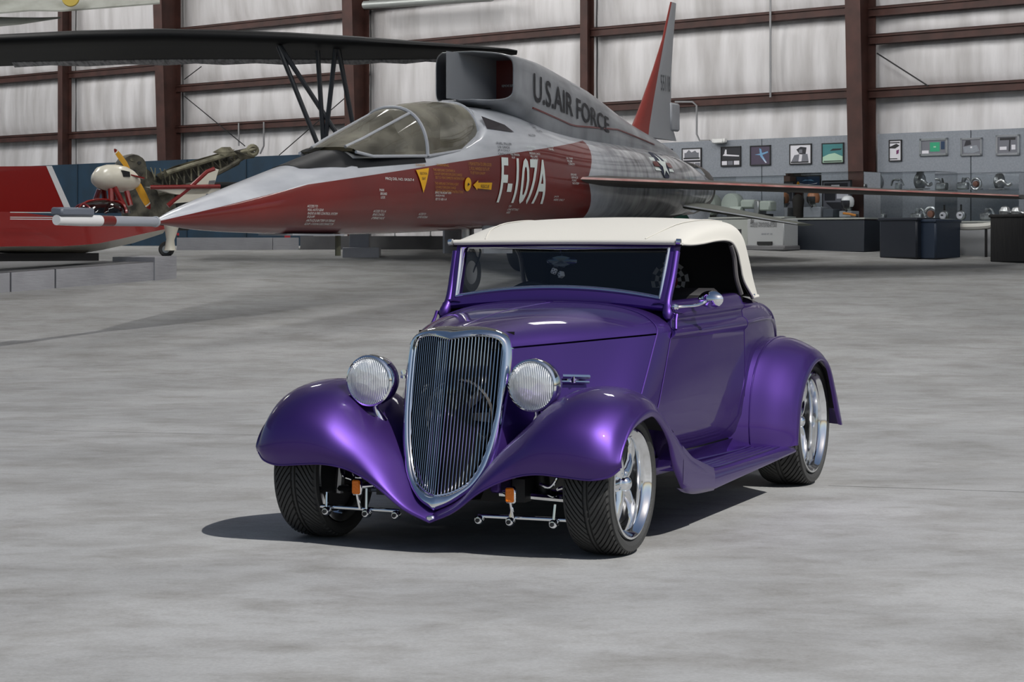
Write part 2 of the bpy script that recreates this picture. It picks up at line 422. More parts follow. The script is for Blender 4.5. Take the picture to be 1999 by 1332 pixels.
Wt = [(-.03,.25),(.1,.302),(.3,.385),(.6,.497),(.88,.600),(1.0,.628),(1.3,.652),(1.6,.664),(2.0,.668),(2.3,.655),(2.6,.63),(2.9,.58),(3.2,.50),(3.45,.40),(3.6,.3)]
def W(s): return interp(Wt, s)
def Zs(s): return .887 + .033 * s if s < .9 else .917 + .014 * (s - .9)
def Zt(s): return interp([(-.03,.972),(.2,1.005),(.42,1.028),(.8,1.05),(1.0,1.056)], s)
def shear(s): return interp([(-.03,.26),(.4,.5),(.88,.86),(1.0,.62),(1.5,.2),(2.0,.03),(2.1,0)], s)
FRONTD = [(.3,-.06),(.395,-.033),(.48,-.017),(.61,-.007),(.77,.003),(.87,0)]
REARD = [(.27,-.06),(.335,-.03),(.45,-.002),(.6,.006),(.75,.004),(.9,0)]
def side_pt(s, z, out=0.0):
    f = min(1, max(0, (s + .03) / .9)); d = lerp(lin(FRONTD, z), lin(REARD, z), f)
    return Vector((W(s) + d + out, s + shear(s) * (z - .91), z))
def top_pt(s, p):
    w = W(s); q = abs(p); x = w * (1 - (1 - q) ** 1.7); z = Zs(s) + (Zt(s) - Zs(s)) * max(0, 1 - (x / w) ** 3) ** .6
    return Vector((math.copysign(x, p), s + shear(s) * (z - .91), z))
def mirror(v): return Vector((-v.x, v.y, v.z))
def rim_skirt(rows, depth):
    "returns a border strip that turns the panel's edges inwards, so that gaps read as dark lines"
    n, k = len(rows), len(rows[0])
    loop = [rows[0][j] for j in range(k)] + [rows[i][k-1] for i in range(1, n)] + [rows[n-1][j] for j in range(k-2, -1, -1)] + [rows[i][0] for i in range(n-2, 0, -1)]
    return loop, depth
def panel(name, rows, m, depth=.012, ang=50, inward=None):
    mb = MB(); mb.grid(rows); loop, _ = rim_skirt(rows, depth)
    cen = Vector((0, loop[0].y, .7)) if inward is None else None
    base = len(mb.V); L = len(loop); V = []
    for p in loop:
        d = Vector((0, p.y, p.z * .75)) - p if inward is None else Vector(inward)
        V.append(p + d.normalized() * depth)
    F = [(i, (i+1) % L, L + (i+1) % L, L + i) for i in range(L)]
    mb.add(loop + V, F); return mb.build(name, m, car, ang=ang)
NS = lambda a, b, n: [a + (b - a) * k / n for k in range(n + 1)]
# hood: two top halves with a centre hinge, two side panels
for sg, nm in ((1, 'hood_top'), (-1, 'hood_top')):
    rows = [[Vector((sg * abs(v.x), v.y, v.z)) for v in (top_pt(s, p) for p in NS(.004, 1, 22))] for s in NS(-.025, .878, 26)]
    panel(nm, rows, PAINT)
MB().tube([top_pt(s, 0.0) + Vector((0, 0, -.002)) for s in NS(-.02, .878, 20)], .005, 8).build('hood_hinge', PAINT, car)
for sg in (1, -1):
    rows = []
    for s in NS(-.02, .878, 24):
        zl = lin([(-.03,.30),(.4,.38),(.9,.32)], s)
        row = [side_pt(s, z) for z in NS(Zs(s) - .008, zl, 16)]
        rows.append([Vector((sg * v.x, v.y, v.z)) for v in row])
    panel('hood_side', rows, PAINT)
    MB().tube([Vector((sg*v.x, v.y, v.z)) for v in [side_pt(.879, z, .001) for z in NS(.34, Zs(.878) - .008, 12)]] + [Vector((sg*abs(v.x), v.y, v.z + .001)) for v in (top_pt(.880, p) for p in NS(1, .02, 20))], .0045, 6).build('hood_edge', PAINT, car)
    # chrome hood latch handle
    h = MB(); c0 = side_pt(.26, .735); c1 = side_pt(.44, .725)
    for dz, r in ((.012, .013), (-.012, .008)):
        h.tube([Vector((sg*(c0.x+.022), c0.y, c0.z+dz)), Vector((sg*(c1.x+.022), c1.y, c1.z+dz))], r, 8)
    h.box((sg*(c0.x+c1.x)/2 + sg*.012, (c0.y+c1.y)/2, .73), (.03, .06, .03))
    h.build('hood_handle', CHROME, car)
# cowl (sides + top)
rows = []
for s in NS(.884, .998, 6):
    ring = [side_pt(s, z) for z in NS(.30, Zs(s) - .004, 14)] + [top_pt(s, p) for p in NS(1, 0, 18)]
    rows.append(ring + [mirror(v) for v in ring[-2::-1]])
panel('cowl', rows, PAINT)
# body side profile shared by doors and quarters: (z, offset)
PROF = [(.335,-.012),(.36,0),(.45,0),(.6,0),(.75,0),(.86,0),(.885,0),(.891,.006),(.899,.016),(.911,.021),(.923,.016),(.931,.003),(.938,-.008),(.968,-.014),(.978,-.011),(.987,.0),(.999,.001),(1.008,-.011),(1.028,-.018),(1.045,-.027),(1.056,-.04),(1.061,-.06),(1.058,-.10)]
def body_pt(s, z, dx):
    zz = z + (.02 * (s - 1.0) if z > .88 else 0) * min(1, (z - .88) / .05 if z > .88 else 0)
    v = side_pt(s, min(z, .9), dx); v.z = zz; v.y = s + shear(s) * (min(z, 1.0) - .91); return v
def mir(rows, sg): return [[Vector((sg * v.x, v.y, v.z)) for v in r] for r in rows]
for sg in (1, -1):
    rows = [[body_pt(s, z, dx) for z, dx in PROF] for s in NS(1.003, 2.058, 30)]
    d = panel('door', mir(rows, sg), PAINT, depth=.02, ang=40)
    # hinges / handle
    MB().tube([Vector((sg*v.x, v.y, v.z)) for v in (body_pt(1.004, z, dx + .0005) for z, dx in PROF[:-3])], .0028, 6).build('door_edge', PAINT, d)
    MB().tube([Vector((sg*v.x, v.y, v.z)) for v in (body_pt(2.057, z, dx + .0005) for z, dx in PROF[:-3])], .0022, 6).build('door_edge', PAINT, d)
    MB().tube([Vector((sg*v.x, v.y, v.z)) for v in (body_pt(1.0, .93, .02), body_pt(1.0, .97, .012), body_pt(1.0, 1.0, .01))], .008, 8).build('hinge', PAINT, d)
    rows = [[side_pt(s, z) for z in (.24, .27, .30, .328)] for s in NS(.70, 2.2, 14)]
    panel('rocker_panel', mir(rows, sg), PAINT)
# rear body: quarters and deck in one piece
ZB = [(2.06,.915),(2.5,.93),(2.8,.915),(3.0,.87),(3.2,.79),(3.4,.66),(3.6,.45)]
ZT = [(2.06,1.078),(2.5,1.085),(2.8,1.05),(3.0,.99),(3.2,.90),(3.4,.77),(3.6,.52)]
rows = []
for s in NS(2.063, 3.6, 40):
    zb, zt, w = interp(ZB, s), interp(ZT, s), W(s)
    ring = [Vector((w + lin(REARD, z), s, z)) for z in NS(.33 if s < 3.3 else .33 + (s-3.3)*.2, zb, 12)]
    for k in range(1, 17):
        a = PI/2 * k / 16; ring.append(Vector((w * math.cos(a) ** .62, s, zb + (zt - zb) * math.sin(a) ** .75)))
    rows.append(ring + [mirror(v) for v in ring[-2::-1]])
body = panel('rear_body', rows, PAINT, depth=.02, ang=50)
cap = MB(); cap.add(rows[-1], [tuple(range(len(rows[-1])))]); cap.build('rear_pan', PAINT, car, ang=0)
for sg in (1, -1):
    for dz, r in ((0, .0085), (.085, .006)):
        P = []
        for s in NS(2.065, 3.16, 30):
            z = interp([(2.06,.927),(2.5,.935),(2.75,.925),(2.95,.885),(3.08,.82),(3.16,.74)], s) + dz * interp([(2.06,1),(2.6,.9),(2.95,.3),(3.1,0)], s)
            zb, zt, w = interp(ZB, s), interp(ZT, s), W(s)
            if z <= zb: x = w + lin(REARD, min(z,.9))
            else:
                q = min(1, (z - zb) / (zt - zb)); a = math.asin(min(1, q ** (1/.75))); x = w * math.cos(a) ** .62
            P.append(Vector((sg * (x + .002), s, z)))
        MB().tube(P, r, 8).build('belt_moulding', PAINT, body)
# ---------------------------------------------------------------- grille shell, bars
def yc(z): return lin([(.19,-.312),(.25,-.302),(.921,-.152),(.985,-.03)], z)
INN = [(0,.921),(.06,.930),(.12,.934),(.175,.926),(.205,.905),(.2155,.86),(.2155,.747),(.211,.614),(.2,.52),(.185,.438),(.162,.365),(.13,.307),(.095,.278),(.05,.257),(0,.248)]
OUT = [(0,.972),(.07,.972),(.14,.965),(.20,.946),(.236,.915),(.251,.86),(.253,.75),(.244,.614),(.237,.53),(.225,.437),(.203,.355),(.165,.293),(.12,.252),(.062,.212),(0,.185)]
def yin(x, z): return lin([(.25,-.302),(.921,-.152)], z) + .51 * abs(x)
def yout(x, z): return lin([(.189,-.312),(.225,-.287),(.287,-.216),(.395,-.153),(.483,-.133),(.614,-.096),(.769,-.057),(.87,-.032),(.93,-.03),(.985,-.035)], z)
half = []
inn = crom([(x, 0, z) for x, z in INN], 4); out = crom([(x, 0, z) for x, z in OUT], 4)
for a, b_ in zip(inn, out):
    a = Vector((max(0, a.x), yin(a.x, a.z), a.z)); b_ = Vector((max(0, b_.x), yout(b_.x, b_.z), b_.z))
    mid = (a + b_) / 2; mid.y -= .022; back = b_ + Vector((0, .04, 0)); ib = a + Vector((0, .035, 0))
    half.append([ib, a, lerp(a, mid, .45) + Vector((0,-.007,0)), mid, lerp(b_, mid, .5) + Vector((0,-.007,0)), b_, back])
rings = half + [[mirror(v) for v in r] for r in half[-2:0:-1]]
MB().loft(rings, True, False, ring_closed=False).build('grille_shell', CHROME, car, ang=60)
# a bead framing the opening
bead = [r[1] + Vector((0, .004, 0)) for r in rings]
MB().tube(bead, .005, 6, closed=True).build('grille_bead', CHROME, car)
def ztop(x): return lin([(0,.921),(.06,.930),(.12,.934),(.175,.926),(.205,.905),(.2155,.86)], abs(x))
def zbot(x): return lin([(0,.248),(.05,.257),(.095,.278),(.13,.307),(.162,.365),(.185,.438),(.2,.52),(.211,.614)], abs(x))
for sg in (-1, 1):
    for k in range(16):
        x = .0066 + k * .0133
        z0, z1 = zbot(x) - .004, ztop(x) + .004
        mb = MB(); mb.tube([(sg*x, yin(x, z) + .012, z) for z in NS(z0, z1, 4)], .0023, 6); mb.build('grille_bar', CHROME, car)
GRL = mat('radiator_core', (.005,.005,.005), .9, spec=.1)
rows = [[Vector((x * lin([(.2,.55),(.35,.8),(.5,1)], z), yin(x, z) + .06, z)) for x in (-.235,-.1,0,.1,.235)] for z in (.22,.3,.4,.6,.8,.95)]
rad = MB().grid(rows).build('radiator', GRL, car)
FAN = mat('fan_plastic', (.018,.016,.015), .7)
fan = MB(); fan.lathe([(.15,0),(.158,-.012),(.166,0)], (.0,0,0), 'y', 40)
fan.lathe([(.03,0),(.03,-.02),(0,-.02)], (0,0,0), 'y', 20)
for k in range(8):
    a = 2*PI*k/8; c_, s_ = math.cos(a), math.sin(a)
    P = [Vector((r*c_ - t*s_, 0, r*s_ + t*c_)) for r, t in ((.03,-.012),(.15,-.022),(.15,.022),(.03,.012))]; fan.prism(P, (0, -.008, 0))
fan.build('cooling_fan', FAN, car, loc=(.03, -.11, .58))
# chrome nose clip
MB().box((0, -.338, .155), (.036, .03, .028), bev=.006).build('nose_clip', CHROME, car)
# ---------------------------------------------------------------- front fenders
FX = [0, .12, .25, .38, .5, .62, .74, .82, .862]
FP = {
 0:   [(-.355,.142),(-.345,.152),(-.31,.175),(-.24,.20),(-.1,.29),(.0,.30),(.1,.30),(.2,.30),(.3,.30),(.4,.3)],
 .12: [(-.366,.195),(-.352,.212),(-.30,.235),(-.22,.26),(-.1,.29),(0,.31),(.1,.38),(.2,.38),(.3,.37),(.4,.36)],
 .25: [(-.374,.288),(-.368,.318),(-.320,.362),(-.23,.41),(-.1,.45),(.04,.47),(.2,.475),(.33,.47),(.45,.42),(.6,.36)],
 .38: [(-.362,.348),(-.374,.40),(-.338,.462),(-.25,.525),(-.1,.565),(.08,.58),(.26,.56),(.42,.52),(.58,.42),(.75,.33)],
 .50: [(-.372,.372),(-.402,.445),(-.368,.545),(-.25,.632),(-.06,.675),(.14,.672),(.32,.64),(.49,.55),(.66,.435),(.85,.32)],
 .62: [(-.372,.367),(-.412,.455),(-.372,.58),(-.235,.675),(-.04,.716),(.16,.708),(.34,.655),(.51,.56),(.68,.44),(.90,.315)],
 .74: [(-.362,.358),(-.402,.445),(-.358,.57),(-.22,.668),(-.03,.708),(.16,.698),(.33,.64),(.50,.54),(.68,.42),(.92,.31)],
 .82: [(-.345,.372),(-.372,.435),(-.322,.545),(-.195,.635),(-.02,.672),(.15,.66),(.31,.59),(.47,.49),(.66,.385),(.93,.30)],
 .862:[(-.325,.405),(-.338,.432),(-.285,.505),(-.17,.585),(-.01,.626),(.13,.615),(.27,.54),(.42,.455),(.62,.362),(.93,.285)],
}
OPEN = [(-.318,.42),(-.31,.47),(-.25,.525),(-.14,.565),(-.01,.588),(.085,.587),(.2,.53),(.295,.45),(.355,.345),(.47,.235)]
OPENB = [(.47,.235),(.56,.205),(.7,.19),(.93,.18)]
for sg in (1, -1):
    ctrl = [[(sg * x, y, z) for y, z in FP[x]] for x in FX]
    rows = netsurf(ctrl, 7, 7)
    mb = MB(); mb.grid(rows)
    fen = mb.build('front_fender', PAINT, car, ang=180)
    # rolled flange round the wheel opening
    ridge = crom([(sg * .862, y, z) for y, z in FP[.862]], 7)
    opn = crom([(sg * .868, y, z) for y, z in OPEN], 7)
    r2 = []
    for a, b_ in zip(ridge, opn):
        m1 = lerp(a, b_, .5); m1.x += sg * .006
        r2.append([a, lerp(a, m1, .5) + Vector((sg*.005,0,0)), m1, lerp(m1, b_, .6), b_, b_ + Vector((-sg*.012, 0, .006))])
    MB().grid(r2).build('wheel_arch_flange', PAINT, fen, ang=180)
    # rear skirt of the fender below the flange, down to the running board
    bot = crom([(sg * .866, y, z) for y, z in OPENB], 6); up = [ridge[-1 - int(0)] for _ in bot]
    topl = [Vector((sg*.866, p.y, lin([(.30,.50),(.42,.455),(.62,.362),(.93,.285)], p.y))) for p in bot]
    r3 = [[a, lerp(a, b_, .35) + Vector((sg*.006,0,0)), lerp(a, b_, .8) + Vector((sg*.004,0,0)), b_, b_ + Vector((-sg*.03,0,.004))] for a, b_ in zip(topl, bot)]
    MB().grid(r3).build('fender_skirt', PAINT, fen, ang=180)
    # beaded lower lip in front
    lip = crom([(sg * x, FP[x][0][0], FP[x][0][1]) for x in FX], 6)
    MB().tube([p + Vector((0, .003, 0)) for p in lip], .006, 8).build('fender_bead', PAINT, fen)
    # dark inner wheel well
    iw = [[Vector((sg*x, y*.84, .30 + (z-.30)*(.80 if x < .8 else .74))) for y, z in [FP[.62][k] for k in range(2, 8)]] for x in (.52, .64, .84)]
    MB().grid(iw).build('wheel_well', BLACK, fen, ang=180)
# ---------------------------------------------------------------- rear fenders
RX = [.52, .62, .70, .76, .82, .86, .885]
RP = {
 .52: [(1.86,.255),(1.84,.40),(1.92,.60),(2.12,.735),(2.45,.80),(2.8,.80),(3.1,.72),(3.3,.57),(3.42,.42),(3.47,.30)],
 .62: [(1.96,.258),(1.95,.41),(2.02,.61),(2.20,.75),(2.50,.815),(2.82,.815),(3.1,.735),(3.29,.58),(3.40,.42),(3.45,.30)],
 .70: [(2.06,.26),(2.06,.41),(2.12,.60),(2.28,.745),(2.55,.815),(2.83,.815),(3.08,.74),(3.26,.58),(3.37,.42),(3.42,.30)],
 .76: [(2.14,.262),(2.14,.40),(2.195,.58),(2.34,.72),(2.58,.80),(2.83,.80),(3.05,.725),(3.22,.57),(3.33,.41),(3.38,.30)],
 .82: [(2.20,.264),(2.205,.39),(2.255,.55),(2.385,.685),(2.595,.77),(2.82,.773),(3.02,.70),(3.17,.55),(3.28,.40),(3.33,.30)],
 .86: [(2.245,.266),(2.255,.38),(2.30,.53),(2.42,.655),(2.605,.742),(2.81,.75),(2.995,.68),(3.13,.54),(3.24,.395),(3.29,.302)],
 .885:[(2.275,.27),(2.29,.375),(2.335,.51),(2.445,.628),(2.615,.708),(2.80,.722),(2.965,.66),(3.09,.53),(3.20,.39),(3.25,.305)],
}
ROPEN = [(2.30,.27),(2.335,.375),(2.385,.495),(2.49,.60),(2.64,.675),(2.80,.692),(2.935,.64),(3.03,.525),(3.12,.39),(3.20,.305)]
for sg in (1, -1):
    rows = netsurf([[(sg*x, y, z) for y, z in RP[x]] for x in RX], 7, 7)
    fen = MB().grid(rows).build('rear_fender', PAINT, car, ang=180)
    ridge = crom([(sg*.885, y, z) for y, z in RP[.885]], 7); opn = crom([(sg*.89, y, z) for y, z in ROPEN], 7)
    r2 = [[a, lerp(a, b_, .3) + Vector((sg*.006,0,0)), lerp(a, b_, .7) + Vector((sg*.006,0,0)), b_, b_ + Vector((-sg*.015,0,.004))] for a, b_ in zip(ridge, opn)]
    MB().grid(r2).build('wheel_arch_flange', PAINT, fen, ang=180)
    # welt between body and fender, running on along the splash apron
    def rf(x, t):
        P = [[Vector((xx, y, z)) for y, z in RP[xx]] for xx in RX]; cc = [crom(p, 8) for p in P]
        k = min(len(cc[0]) - 1, int(t * (len(cc[0]) - 1))); col = [c[k] for c in cc]
        for a, b_ in zip(col, col[1:]):
            if a.x <= x <= b_.x: return lerp(a, b_, (x - a.x) / (b_.x - a.x))
        return col[-1]
    P = [rf(lin([(0,.70),(.2,.695),(.35,.69),(.55,.67)], t), t) for t in NS(.02, .56, 30)]
    P = [Vector((.63, 1.0, .276)), Vector((.645, 1.4, .272)), Vector((.66, 1.75, .268)), Vector((.675, 1.95, .268))] + P
    MB().tube([Vector((sg*p.x, p.y, p.z + .002)) for p in P], .006, 8).build('fender_welt', PAINT, fen)
    iw = [[Vector((sg*x, 2.845 + (y - 2.845) * (.90 if x < .8 else .78), .35 + (z-.35)*(.92 if x < .8 else .76))) for y, z in RP[.76][1:9]] for x in (.55, .7, .86)]
    MB().grid(iw).build('wheel_well', BLACK, fen, ang=180)
# ---------------------------------------------------------------- running boards with ribs
for sg in (1, -1):
    rows = []
    for s in NS(.90, 2.30, 24):
        xi = .60; xo = .862 + .018 * (s - .9) / 1.4; zb = lin([(.9,.18),(2.3,.232)], s)
        prof = [(xi, .262), (xo - .12, .264), (xo - .05, .268), (xo - .02, .264), (xo - .006, .252), (xo, .235), (xo + .002, zb + .012), (xo - .004, zb), (xo - .03, zb)]
        rows.append([Vector((sg*x, s, z)) for x, z in prof])
    rb = MB().grid(rows).build('running_board', PAINT, car, ang=50)
    for k in range(4):
        x = .70 + k * .036
        P = [Vector((sg*(x + .0), .93 + .03*k, .277)), Vector((sg*(x + .01), 1.15, .271)), Vector((sg*(x + .012), 1.6, .270)), Vector((sg*(x+.012), 2.10 + .03*k, .270))]
        MB().tube(crom(P, 6), [.003] + [.0085] * 17 + [.003], 8).build('running_board_rib', PAINT, rb)
# ---------------------------------------------------------------- wheels
def tyre(rt, rr, width, name):
    "tread blocks separated by V grooves; the grid follows the grooves so that their edges stay crisp"
    h = width / 2; nP = 58; mb = MB()
    cross = [(rr + .002, -h*.86), (rr + .012, -h*.97), (rr + (rt-rr)*.4, -h*1.06), (rr + (rt-rr)*.75, -h*1.04), (rt - .016, -h*.97)]
    tread = [(rt - .006, -h*.90), (rt - .003, -h*.80), (rt - .002, -h*.68), (rt, -h*.54), (rt, -h*.40), (rt + .001, -h*.27), (rt + .001, -h*.14), (rt - .007, -h*.12), (rt - .007, -h*.06), (rt + .001, -h*.04)]
    half_l = cross + tread
    prof = half_l + [(r, -a) for r, a in half_l[::-1]]
    groove = [False]*5 + [True]*7 + [False]*3; groove = groove + groove[::-1]
    sub = [(0, 0), (.66, 0), (.74, 1), (.92, 1)]
    rings = []
    for p in range(nP):
        for f, g in sub:
            ring = []
            for (r, a), gg in zip(prof, groove):
                off = -4.6 * (min(abs(a), h*.93) / h) ** 1.25
                t = 2*PI * (p + f + off) / nP; rad = r - (.010 if (g and gg) else 0)
                ring.append(Vector((a, rad * math.cos(t), rad * math.sin(t))))
            rings.append(ring)
    mb.loft(rings, True, False, ring_closed=False)
    me_o = mb.build(name, RUBBER, None, ang=35)
    me = me_o.data; bpy.data.objects.remove(me_o, do_unlink=True)
    return me
def wheel(rim, width, dish):
    "meshes of one wheel, outer face towards +x, origin at the hub on the outer lip plane"
    mb = MB(); w = width
    mb.lathe([(rim - .002, -.004),(rim + .003, -.006),(rim + .003,-.016),(rim - .004,-.002),(rim - .014, -.002),(rim - .02,-.012),(rim - .028,-.02),(rim-.034,-.05),(rim-.038,-dish),(rim-.040,-w*.6),(rim-.035,-w*.93),(rim-.004,-w*.96)][0:1] +
             [(rim + .003, -.012),(rim + .001,-.001),(rim - .008, .001),(rim - .016, -.006),(rim - .022,-.022),(rim-.036,-.03),(rim-.040,-.042),(rim-.042,-dish),(rim-.044,-w*.6),(rim-.036,-w*.93),(rim-.002,-w*.97)], axis='x', seg=56)
    rimo = mb
    sp = MB()
    r0, r1 = .03, rim - .038
    for k in range(5):
        a = 2*PI*k/5 + .31; M = Matrix.Rotation(a, 3, 'X'); rings = []
        for r, hw, th, dx in ((r0, .036, .022, -dish + .012), (lerp(r0,r1,.3), .027, .024, -dish + .014), (lerp(r0,r1,.6), .026, .022, -dish + .010), (lerp(r0,r1,.85), .034, .018, -dish + .004), (r1, .048, .016, -dish)):
            ring = []
            for q in range(10):
                t = 2*PI*q/10; ring.append(M @ Vector((dx + th * math.sin(t) * (1 if math.sin(t) > 0 else .6), hw * math.cos(t), r)))
            rings.append(ring)
        sp.loft(rings, False, True)
    hub = MB(); hub.lathe([(0, .052),(.014,.05),(.026,.043),(.034,.03),(.037,.012),(.040,.008),(.042,-.01),(.062,-.014),(.062,-.05)], (-dish + .012, 0, 0), 'x', 28)
    nuts = MB()
    for k in range(5):
        a = 2*PI*k/5 + .31 + PI/5; nuts.lathe([(0,.03),(.006,.028),(.009,.018),(.009,-.02)], (-dish + .008, .053*math.cos(a), .053*math.sin(a)), 'x', 8)
    disc = MB(); disc.lathe([(.02,0),(rim*.80,0),(rim*.80,-.02),(.02,-.02)], (-dish - .07, 0, 0), 'x', 36)
    return rimo, sp, hub, nuts, disc
DISC = mat('brake_disc', (.035,.035,.037), .4, .6)
WH = {'f': dict(rt=.304, rr=.236, w=.205, x=.805, y=0.0, dish=.075), 'r': dict(rt=.348, rr=.280, w=.25, x=.83, y=2.845, dish=.115)}
for key, q in WH.items():
    tm = tyre(q['rt'], q['rr'], q['w'], 'tyre'); meshes = None
    for sg in (1, -1):
        e = bpy.data.objects.new('wheel', None); C.objects.link(e); e.parent = car; e.empty_display_size = .1
        e.location = (sg * q['x'], q['y'], q['rt'] + .001); e.rotation_euler = (0, 0, 0 if sg > 0 else PI)
        link('tyre', tm, e, (-q['w']/2 - .004, 0, 0), (0, 0, 0) if sg > 0 else (PI, 0, 0))
        if meshes is None:
            parts = wheel(q['rr'], q['w'], q['dish']); meshes = []
            for nm, mbx, mm, an in zip(('rim','spokes','hub_cap','lug_nuts','brake_disc'), parts, (POLISHED, POLISHED, CHROME, CHROME, DISC), (40, 50, 40, 30, 30)):
                oo = mbx.build(nm, mm, e, ang=an); meshes.append((nm, oo.data))
        else:
            for nm, me in meshes: link(nm, me, e)
# ---------------------------------------------------------------- windscreen frame, glass
def wsy(z): return 1.2 - (1.335 - z) * .40
FRT = .060
def ws(x, z, d=0.0): return Vector((x, wsy(z) + d, z))
outer = [(-.575,1.03),(-.582,1.10),(-.59,1.25),(-.594,1.338)]
oz = lambda x: 1.012 + .026 * (1 - (x/.575)**2)
iz = lambda x: 1.082 + .050 * (1 - (x/.54)**2)
NXW = 28
def frame_face(d):
    out_l = [ws(x, oz(x), d) for x in NS(-.575, .575, NXW)] + [ws(lerp(.577,.594,t), lerp(1.045,1.338,t), d) for t in NS(0,1,10)] + [ws(x, 1.34, d) for x in NS(.594,-.594,NXW)] + [ws(-lerp(.594,.577,t), lerp(1.338,1.045,t), d) for t in NS(0,1,10)]
    inn_l = [ws(x, iz(x), d) for x in NS(-.54, .54, NXW)] + [ws(lerp(.54,.552,t), lerp(1.084,1.318,t), d) for t in NS(0,1,10)] + [ws(x, 1.319, d) for x in NS(.552,-.552,NXW)] + [ws(-lerp(.552,.54,t), lerp(1.318,1.084,t), d) for t in NS(0,1,10)]
    return out_l, inn_l
o0, i0 = frame_face(0.0); o1, i1 = frame_face(.05)
mids = [lerp(a, b_, .5) + Vector((0, -.02, 0)) for a, b_ in zip(o0, i0)]
rings = [[b1, a1, a, lerp(a, m, .5) + Vector((0,-.009,0)), m, lerp(b_, m, .5) + Vector((0,-.009,0)), b_] for a, b_, a1, b1, m in zip(o0, i0, o1, i1, mids)]
MB().loft(rings, True, False).build('windscreen_frame', PAINT, car, ang=45)
# rounded pillar foot flowing into the cowl
for sg in (1, -1):
    P = [Vector((sg*.592, 1.185, 1.30)), Vector((sg*.588, 1.14, 1.18)), Vector((sg*.583, 1.09, 1.075)), Vector((sg*.588, 1.066, 1.025)), Vector((sg*.602, 1.035, .975))]
    MB().tube(crom(P, 5), [.019]*11 + [.020,.021,.022,.024,.026,.027,.026,.02,.01], 14).build('windscreen_post', PAINT, car)
trim = [lerp(a, b_, .90) + Vector((0, -.017, 0)) for a, b_ in zip(o0, i0)]
mbt = MB(); rg = []
for p, q_ in zip(trim, i0):
    d = (q_ - p); d.y = 0; d = d.normalized() if d.length > 1e-6 else Vector((0,0,1))
    rg.append([p - d*.013 + Vector((0,.012,0)), p - d*.009 + Vector((0,-.003,0)), p - d*.001 + Vector((0,-.008,0)), p + d*.007 + Vector((0,-.003,0)), p + d*.013 + Vector((0,.016,0))])
mbt.loft(rg, True, False, ring_closed=False).build('windscreen_trim', CHROME, car, ang=60)
gl = [[ws(lerp(-1, 1, t) * lin([(0,.541),(1,.553)], k/6), lerp(iz(lerp(-1,1,t)*.54) - .004, 1.322, k/6), .012) for t in NS(0, 1, 20)] for k in range(7)]
MB().grid(gl).build('windscreen_glass', PANE, car, ang=180)
# ---------------------------------------------------------------- canvas top
TX = [0, .28, .50, .597, .626]
TP = {
 0:   [(1.19,1.362),(1.34,1.415),(1.54,1.455),(1.8,1.476),(2.05,1.482),(2.3,1.474),(2.5,1.435),(2.64,1.32),(2.76,1.17),(2.84,1.075)],
 .28: [(1.187,1.361),(1.335,1.412),(1.535,1.450),(1.79,1.471),(2.03,1.477),(2.27,1.469),(2.47,1.43),(2.61,1.315),(2.72,1.17),(2.80,1.07)],
 .50: [(1.182,1.358),(1.33,1.400),(1.53,1.437),(1.77,1.457),(2.0,1.463),(2.22,1.455),(2.40,1.408),(2.52,1.29),(2.61,1.16),(2.69,1.06)],
 .597:[(1.178,1.350),(1.325,1.375),(1.52,1.405),(1.74,1.425),(1.95,1.432),(2.14,1.418),(2.28,1.362),(2.375,1.26),(2.455,1.15),(2.54,1.055)],
 .626:[(1.175,1.338),(1.32,1.337),(1.5,1.344),(1.7,1.357),(1.87,1.36),(1.99,1.345),(2.075,1.295),(2.13,1.225),(2.19,1.145),(2.36,1.052)],
}
ctrl = [[(-x, y, z) for y, z in TP[x]] for x in TX[::-1]] + [[(x, y, z) for y, z in TP[x]] for x in TX[1:]]
rows = netsurf(ctrl, 6, 7)
top = MB().grid(rows).build('canvas_top', CANVAS, car, ang=180)
inner = [[Vector((p.x*.985, lerp(p.y, 1.9, .012), p.z - .012)) for p in r] for r in rows]
MB().grid(inner, flip=True).build('headliner', LINER, top, ang=180)
# rolled front edge, side hems, rear bow seam
MB().tube([(x, lin([(0,1.172),(.59,1.165)], abs(x)), 1.351 - .004*(x/.6)**2) for x in NS(-.592, .592, 24)], .0135, 10).build('front_hem', CANVAS, top)
for sg in (1, -1):
    MB().tube([Vector((sg*p.x, p.y, p.z)) for p in crom([(.627, y, z) for y, z in TP[.626]], 5)], .006, 8).build('side_hem', CANVAS, top)
    MB().tube([Vector((sg*.60, 1.162, 1.350)), Vector((sg*.622, 1.164, 1.349))], .0145, 12).build('header_clamp', CHROME, top)
    MB().tube([Vector((sg*p.x, p.y, p.z + .002)) for p in crom([(.43, 1.19, 1.363), (.47, 1.34, 1.406), (.49, 1.55, 1.443), (.50, 1.9, 1.464), (.50, 2.2, 1.459)], 5)], .0025, 6).build('roof_seam', CANVAS, top)
    # side window frame post behind the door and dark rear side pane
    P = crom([(.615, 1.99, 1.335), (.612, 2.06, 1.27), (.612, 2.10, 1.16), (.62, 2.16, 1.075)], 5)
    MB().tube([Vector((sg*p.x, p.y, p.z)) for p in P], .013, 8).build('side_window_post', mat('grey_rubber', (.09,.085,.085), .6), top)
    for (y, z) in ((2.37, 1.064), (2.60, 1.066)):
        x = lin([(2.36,.628),(2.54,.60),(2.69,.5)], y)
        mb = MB(); mb.lathe([(0,.008),(.006,.006),(.007,0)], (sg*x, y, z), 'x', 8); mb.build('snap_fastener', CHROME, top)
# base piping of the top along the deck
P = [Vector((s_*TPx, y, z)) for s_, TPx, y, z in [(-1,x,TP[x][-1][0],TP[x][-1][1]) for x in TX[::-1]] + [(1,x,TP[x][-1][0],TP[x][-1][1]) for x in TX[1:]]]
MB().tube(crom(P, 6), .009, 8).build('base_hem', CANVAS, top)
